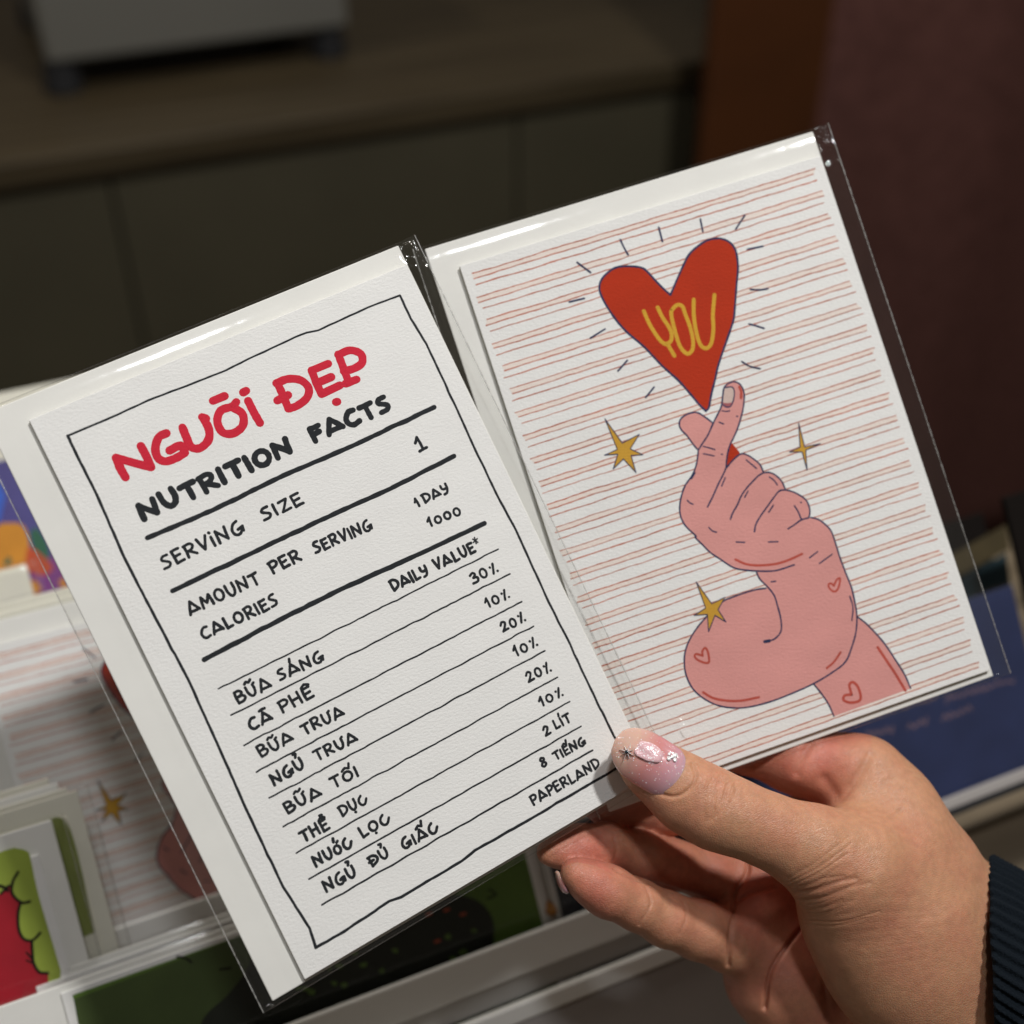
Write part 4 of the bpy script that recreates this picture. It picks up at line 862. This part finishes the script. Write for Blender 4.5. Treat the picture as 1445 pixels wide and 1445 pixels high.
b.inputs['Subsurface Weight'].default_value = .35; b.inputs['Subsurface Radius'].default_value = (1, .35, .18); b.inputs['Subsurface Scale'].default_value = .004
# fine skin lines: two crossed sets of stretched cells
mp = nd(t, 'ShaderNodeMapping'); mp.inputs['Rotation'].default_value = (.3, -.2, -.35); mp.inputs['Scale'].default_value = (1.0, 3.2, 1.6); t.links.new(tc.outputs['Object'], mp.inputs[0])
vo = nd(t, 'ShaderNodeTexVoronoi', feature='DISTANCE_TO_EDGE'); vo.inputs['Scale'].default_value = 900; t.links.new(mp.outputs[0], vo.inputs['Vector'])
vr = nd(t, 'ShaderNodeMapRange'); vr.inputs[2].default_value = .22; t.links.new(vo.outputs['Distance'], vr.inputs[0])
n2 = nd(t, 'ShaderNodeTexNoise'); n2.inputs['Scale'].default_value = 420; n2.inputs['Detail'].default_value = 5; t.links.new(mp.outputs[0], n2.inputs['Vector'])
hh_ = nd(t, 'ShaderNodeMath', operation='MULTIPLY_ADD'); hh_.inputs[1].default_value = 1.6; t.links.new(n2.outputs['Fac'], hh_.inputs[0]); t.links.new(vr.outputs[0], hh_.inputs[2])
bp = nd(t, 'ShaderNodeBump'); bp.inputs['Strength'].default_value = .5; bp.inputs['Distance'].default_value = .0001; t.links.new(hh_.outputs[0], bp.inputs['Height']); t.links.new(bp.outputs[0], b.inputs['Normal'])
hm.materials.append(m)
person = empty('person', loc=Vector(wr.tolist()))
tag(person, 'hand with a decorated pink thumbnail and navy knit cuff holding two card packs', 'person')
ho = bpy.data.objects.new('hand', hm); C.objects.link(ho); ho.parent = person
print('hand verts', n)

# thumbnail: a curved shell lying along the last joint of the thumb
def nail_obj(name, tipc, basec, half_w, outward, m_, curve=6.5, thick=.5, lift=0.0, arch=.8):
    a = P(*basec); b = P(*tipc); ax = b - a; L_ = np.linalg.norm(ax); ax /= L_
    nz = np.array(outward, float); nz -= ax * nz.dot(ax); nz /= np.linalg.norm(nz); sx = np.cross(ax, nz)
    nu, nv = 28, 36; V = []; F = []
    def pt(i, j, dz):
        s_ = j / nv; t_ = (i / nu) * 2 - 1
        # outline: squared-off oval, narrower and rounder at the tip
        e0 = math.sqrt(max(0, 1 - ((.26 - s_) / .26) ** 2)) if s_ < .26 else 1
        e1 = math.sqrt(max(0, 1 - ((s_ - .62) / .38) ** 2)) if s_ > .62 else 1
        w = half_w * (.93 + .07 * math.sin(math.pi * s_)) * (e0 ** .8) * (e1 ** .78) * (1 - .10 * max(0, s_ - .45)); x = t_ * w
        z = -x * x / (2 * curve) + arch * math.sin(math.pi * min(1, s_ * 1.05)) + lift + dz * (1 - .75 * abs(t_) ** 6)
        z -= .0 if s_ > .12 else (.12 - s_) * 5
        return a + ax * (s_ * L_) + sx * x + nz * z
    for layer, dz in ((0, thick), (1, -.35)):
        for j in range(nv + 1):
            for i in range(nu + 1): V.append(pt(i, j, dz))
    N = (nu + 1) * (nv + 1); along = [j / nv for _l in range(2) for j in range(nv + 1) for i in range(nu + 1)]
    for j in range(nv):
        for i in range(nu):
            p = j * (nu + 1) + i; F.append((p, p + 1, p + nu + 2, p + nu + 1)); F.append((N + p, N + p + nu + 1, N + p + nu + 2, N + p + 1))
    for j in range(nv):
        for i in (0, nu): p = j * (nu + 1) + i; F.append((p, p + nu + 1, N + p + nu + 1, N + p))
    for i in range(nu):
        for j in (0, nv): p = j * (nu + 1) + i; F.append((p, p + 1, N + p + 1, N + p))
    W_ = cw(np.array(V)) - wr
    o = mesh_obj(name, W_, F, m_, person, smooth=True)
    al = o.data.attributes.new('along', 'FLOAT', 'POINT'); al.data.foreach_set('value', along)
    bm = bmesh.new(); bm.from_mesh(o.data); bmesh.ops.remove_doubles(bm, verts=bm.verts, dist=2e-6); bmesh.ops.recalc_face_normals(bm, faces=bm.faces); bm.to_mesh(o.data); bm.free()
    return o, (a, ax, sx, nz, L_, pt)
def nail_material(name, glit=True):
    m, t, b = mat(name); tc = nd(t, 'ShaderNodeTexCoord')
    n = nd(t, 'ShaderNodeTexNoise'); n.inputs['Scale'].default_value = 110; n.inputs['Detail'].default_value = 2; t.links.new(tc.outputs['Object'], n.inputs[0])
    r = nd(t, 'ShaderNodeValToRGB'); r.color_ramp.elements[0].color = (.66, .50, .44, 1); r.color_ramp.elements[1].color = (.60, .30, .28, 1)
    r.color_ramp.elements[0].position = .1; r.color_ramp.elements[1].position = .9; e = r.color_ramp.elements.new(.5); e.color = (.62, .42, .40, 1)
    aa = nd(t, 'ShaderNodeAttribute', attribute_name='along'); am = nd(t, 'ShaderNodeMath', operation='MULTIPLY_ADD'); am.inputs[1].default_value = .35; t.links.new(n.outputs['Fac'], am.inputs[0]); t.links.new(aa.outputs['Fac'], am.inputs[2])
    for k_, (ps, cl) in enumerate(((.2, (.58, .37, .42, 1)), (.66, (.60, .25, .24, 1)), (1.0, (.64, .42, .34, 1)))): r.color_ramp.elements[k_].position = ps; r.color_ramp.elements[k_].color = cl
    e9 = r.color_ramp.elements.new(.42); e9.color = (.58, .30, .34, 1)
    t.links.new(am.outputs[0], r.inputs[0]); t.links.new(r.outputs[0], b.inputs['Base Color'])
    b.inputs['Roughness'].default_value = .16; b.inputs['Coat Weight'].default_value = 1; b.inputs['Coat Roughness'].default_value = .07
    b.inputs['Subsurface Weight'].default_value = .3; b.inputs['Subsurface Scale'].default_value = .002
    if glit:                                   # glitter flakes: tiny cells that each face their own way
        v = nd(t, 'ShaderNodeTexVoronoi'); v.inputs['Scale'].default_value = 4600; t.links.new(tc.outputs['Object'], v.inputs['Vector'])
        s_ = nd(t, 'ShaderNodeSeparateColor'); t.links.new(v.outputs['Color'], s_.inputs[0])
        g = nd(t, 'ShaderNodeMath', operation='GREATER_THAN'); g.inputs[1].default_value = .984; t.links.new(s_.outputs[0], g.inputs[0])
        gm2 = nd(t, 'ShaderNodeMix', data_type='RGBA'); gm2.inputs[7].default_value = (.92, .88, .9, 1); t.links.new(g.outputs[0], gm2.inputs[0]); t.links.new(r.outputs[0], gm2.inputs[6]); t.links.new(gm2.outputs[2], b.inputs['Base Color'])
        vm = nd(t, 'ShaderNodeVectorMath', operation='SUBTRACT'); vm.inputs[1].default_value = (.5, .5, .5); t.links.new(v.outputs['Color'], vm.inputs[0])
        vs = nd(t, 'ShaderNodeVectorMath', operation='SCALE'); t.links.new(vm.outputs[0], vs.inputs[0]); gm = nd(t, 'ShaderNodeMath', operation='MULTIPLY'); gm.inputs[1].default_value = .9; t.links.new(g.outputs[0], gm.inputs[0]); t.links.new(gm.outputs[0], vs.inputs['Scale'])
        ge = nd(t, 'ShaderNodeNewGeometry'); va = nd(t, 'ShaderNodeVectorMath', operation='ADD'); t.links.new(ge.outputs['Normal'], va.inputs[0]); t.links.new(vs.outputs[0], va.inputs[1])
        vn = nd(t, 'ShaderNodeVectorMath', operation='NORMALIZE'); t.links.new(va.outputs[0], vn.inputs[0]); t.links.new(vn.outputs[0], b.inputs['Normal'])
    return m
M['nail'] = nail_material('glitter_gel_nail'); M['nail_bare'] = nail_material('bare_nail', False)
nl, (na_, nax, nsx, nnz, nL, npt) = nail_obj('thumbnail', (868, 1043, 323.5), (962, 1100, 319.5), 7.2, (-.05, .30, 1), M['nail'], curve=7.5, arch=1.0)
def on_nail(px_, py_):                          # nearest (s, t) of a photograph point on the nail
    best = None
    for j in range(2, 36):
        for i in range(1, 28):
            q = npt(i, j, .5); qx, qy = CX + FPX * q[0] / -q[2], CY - FPX * q[1] / -q[2]; d = math.hypot(qx - px_, qy - py_)
            if best is None or d < best[0]: best = (d, i, j, q)
    _, i, j, q = best; u = npt(i + 1, j, .5) - npt(i - 1, j, .5); v = npt(i, j + 1, .5) - npt(i, j - 1, .5); nn_ = np.cross(v, u); nn_ /= np.linalg.norm(nn_)
    if nn_.dot(nnz) < 0: nn_ = -nn_
    u = u / np.linalg.norm(u); return q, u, np.cross(nn_, u), nn_
M['silver'] = simple('silver', (.95, .95, .96), rough=.18, metal=.35); M['onyx'] = simple('dark_bead', (.02, .03, .04), rough=.1)
mg, tg, bg = mat('clear_gel'); bg.inputs['Base Color'].default_value = (.78, .52, .55, 1); bg.inputs['Transmission Weight'].default_value = .0; bg.inputs['Roughness'].default_value = .12; bg.inputs['IOR'].default_value = 1.45; bg.inputs['Coat Weight'].default_value = 1
tcg = nd(tg, 'ShaderNodeTexCoord'); vg = nd(tg, 'ShaderNodeTexVoronoi'); vg.inputs['Scale'].default_value = 3200; tg.links.new(tcg.outputs['Object'], vg.inputs['Vector'])
sg = nd(tg, 'ShaderNodeSeparateColor'); tg.links.new(vg.outputs['Color'], sg.inputs[0]); gg = nd(tg, 'ShaderNodeMath', operation='GREATER_THAN'); gg.inputs[1].default_value = .86; tg.links.new(sg.outputs[0], gg.inputs[0]); gx = nd(tg, 'ShaderNodeMix', data_type='RGBA'); gx.inputs[6].default_value = (.74, .46, .49, 1); gx.inputs[7].default_value = (.95, .92, .94, 1); tg.links.new(gg.outputs[0], gx.inputs[0]); tg.links.new(gx.outputs[2], bg.inputs['Base Color'])
bb = nd(tg, 'ShaderNodeBump'); bb.inputs['Strength'].default_value = .5; bb.inputs['Distance'].default_value = .0001; tg.links.new(vg.outputs['Distance'], bb.inputs['Height']); tg.links.new(bb.outputs[0], bg.inputs['Normal'])
# eight-pointed star charm
q, u, v, w_ = on_nail(885, 1062); V = []; F = []; k = 0
V.append(q + w_ * 1.15); tips = [(0, 2.4), (45, 1.7), (90, 2.1), (135, 1.6), (180, 2.6), (225, 1.6), (270, 2.1), (315, 1.9)]
for i, (an_, r_) in enumerate(tips):
    a0 = math.radians(an_ + 8); a1 = math.radians(an_ + 30)
    V.append(q + u * r_ * math.cos(a0) + v * r_ * math.sin(a0) + w_ * .55); V.append(q + u * .42 * math.cos(a1) + v * .42 * math.sin(a1) + w_ * .6)
nt = len(V)
for i in range(16): F.append((0, 1 + i, 1 + (i + 1) % 16))
for i in range(1, 17): V.append(V[i] - w_ * .35)
for i in range(16): a0, a1 = 1 + i, 1 + (i + 1) % 16; F.append((a0, nt + i, nt + (i + 1) % 16, a1))
sc_ = mesh_obj('star_charm', cw(np.array(V)) - wr, F, M['silver'], nl)
def blob(name, c0, u, v, w_, ru, rv, rw, m_, par, wob=.0, seed=0):
    bm = bmesh.new(); bmesh.ops.create_icosphere(bm, subdivisions=4, radius=1)
    vs = []
    for x in bm.verts:
        f_ = 1 + wob * noise.noise(x.co * 1.6 + Vector((seed, 0, 0))); vs.append(c0 + (u * x.co.x * ru + v * x.co.y * rv + w_ * x.co.z * rw) * f_)
    fs = [[y.index for y in f.verts] for f in bm.faces]; bm.free()
    return mesh_obj(name, cw(np.array(vs)) - wr, fs, m_, par, smooth=True)
blob('bead', q + w_ * 1.05, u, v, w_, .5, .5, .4, M['onyx'], nl)
q, u, v, w_ = on_nail(917, 1062); blob('gel_bubble', q - w_ * .35, u, v, w_, 2.9, 3.9, 1.15, mg, nl, .25, 3)
q, u, v, w_ = on_nail(948, 1069)
for k, (du, dv, r_) in enumerate(((-.9, .5, .55), (.1, 0, .45), (1.0, -.5, .6), (-.2, -1.0, .5), (.3, 1.0, .42))):
    blob('gem', q + u * du + v * dv + w_ * .3, u, v, w_, r_ * 1.25, r_, r_ * .6, M['silver'], nl)
nail_obj('fingernail', (785, 1229, 333.5), (799, 1262, 332.5), 2.6, (-1, .1, .15), M['nail_bare'], curve=5, arch=.6)

# knit cuff: ribbed tube round the wrist
mk, tk, bk = mat('navy_knit'); bk.inputs['Base Color'].default_value = (.004, .007, .011, 1); bk.inputs['Roughness'].default_value = .95; bk.inputs['Specular IOR Level'].default_value = .15
bk.inputs['Sheen Weight'].default_value = .06; bk.inputs['Sheen Roughness'].default_value = .4; bk.inputs['Sheen Tint'].default_value = (.25, .35, .45, 1)
tck = nd(tk, 'ShaderNodeTexCoord'); nk = nd(tk, 'ShaderNodeTexNoise'); nk.inputs['Scale'].default_value = 1500; nk.inputs['Detail'].default_value = 3; tk.links.new(tck.outputs['Object'], nk.inputs[0])
bb = nd(tk, 'ShaderNodeBump'); bb.inputs['Strength'].default_value = 1; bb.inputs['Distance'].default_value = .0006; tk.links.new(nk.outputs['Fac'], bb.inputs['Height']); tk.links.new(bb.outputs[0], bk.inputs['Normal'])
c0 = P(1402, 1347, 351); c1 = P(1640, 1490, 366); ax = c1 - c0; L_ = np.linalg.norm(ax); ax /= L_
up = np.array([-.05, 1, 0.]); fw = np.array([-.4, 0, 1.])
V = []; F = []; na, nl_ = 440, 150; ribs = 55
prof = [(1.6, -1.2), (.6, -2.2), (-.2, -2.0)]
for j in range(nl_ + 1):
    s_ = j / nl_ * L_
    for i in range(na):
        a = 2 * math.pi * i / na
        ry, rz = 28.0 + s_ * .07, 27.0 + s_ * .05
        ph_ = a * ribs + .5 * noise.noise(Vector((a * 4, s_ * .12, 8))); rib = (.55 + .22 * noise.noise(Vector((a * 9, s_ * .3, 2)))) * math.cos(ph_) + .16 * math.sin(s_ * 3.6 + (0 if math.cos(a * ribs) > 0 else 1.5)) * max(0, math.cos(a * ribs))
        edge = -1.4 * math.exp(-(s_ / .8) ** 2)
        sag = .8 * noise.noise(Vector((math.cos(a) * 2, math.sin(a) * 2, s_ * .05)))
        rr_ = rib + edge + sag
        p = c0 + ax * (s_ + .5 * noise.noise(Vector((math.cos(a) * 3, math.sin(a) * 3, 5)))) + up * (ry + rr_) * math.cos(a) + fw * (rz + rr_) * math.sin(a)
        V.append(p)
for j in range(nl_):
    for i in range(na): k = (i + 1) % na; F.append((j * na + i, j * na + k, (j + 1) * na + k, (j + 1) * na + i))
base = len(V)
for j in range(2):
    for i in range(na): a = 2 * math.pi * i / na; V.append(c0 + ax * (.3 + j * 14) + up * 25.0 * math.cos(a) + fw * 24 * math.sin(a))
for i in range(na):
    k = (i + 1) % na; F.append((i, base + i, base + k, k)); F.append((base + i, base + na + i, base + na + k, base + k))
cf = mesh_obj('knit_cuff', cw(np.array(V)) - wr, F, mk, person, smooth=True)
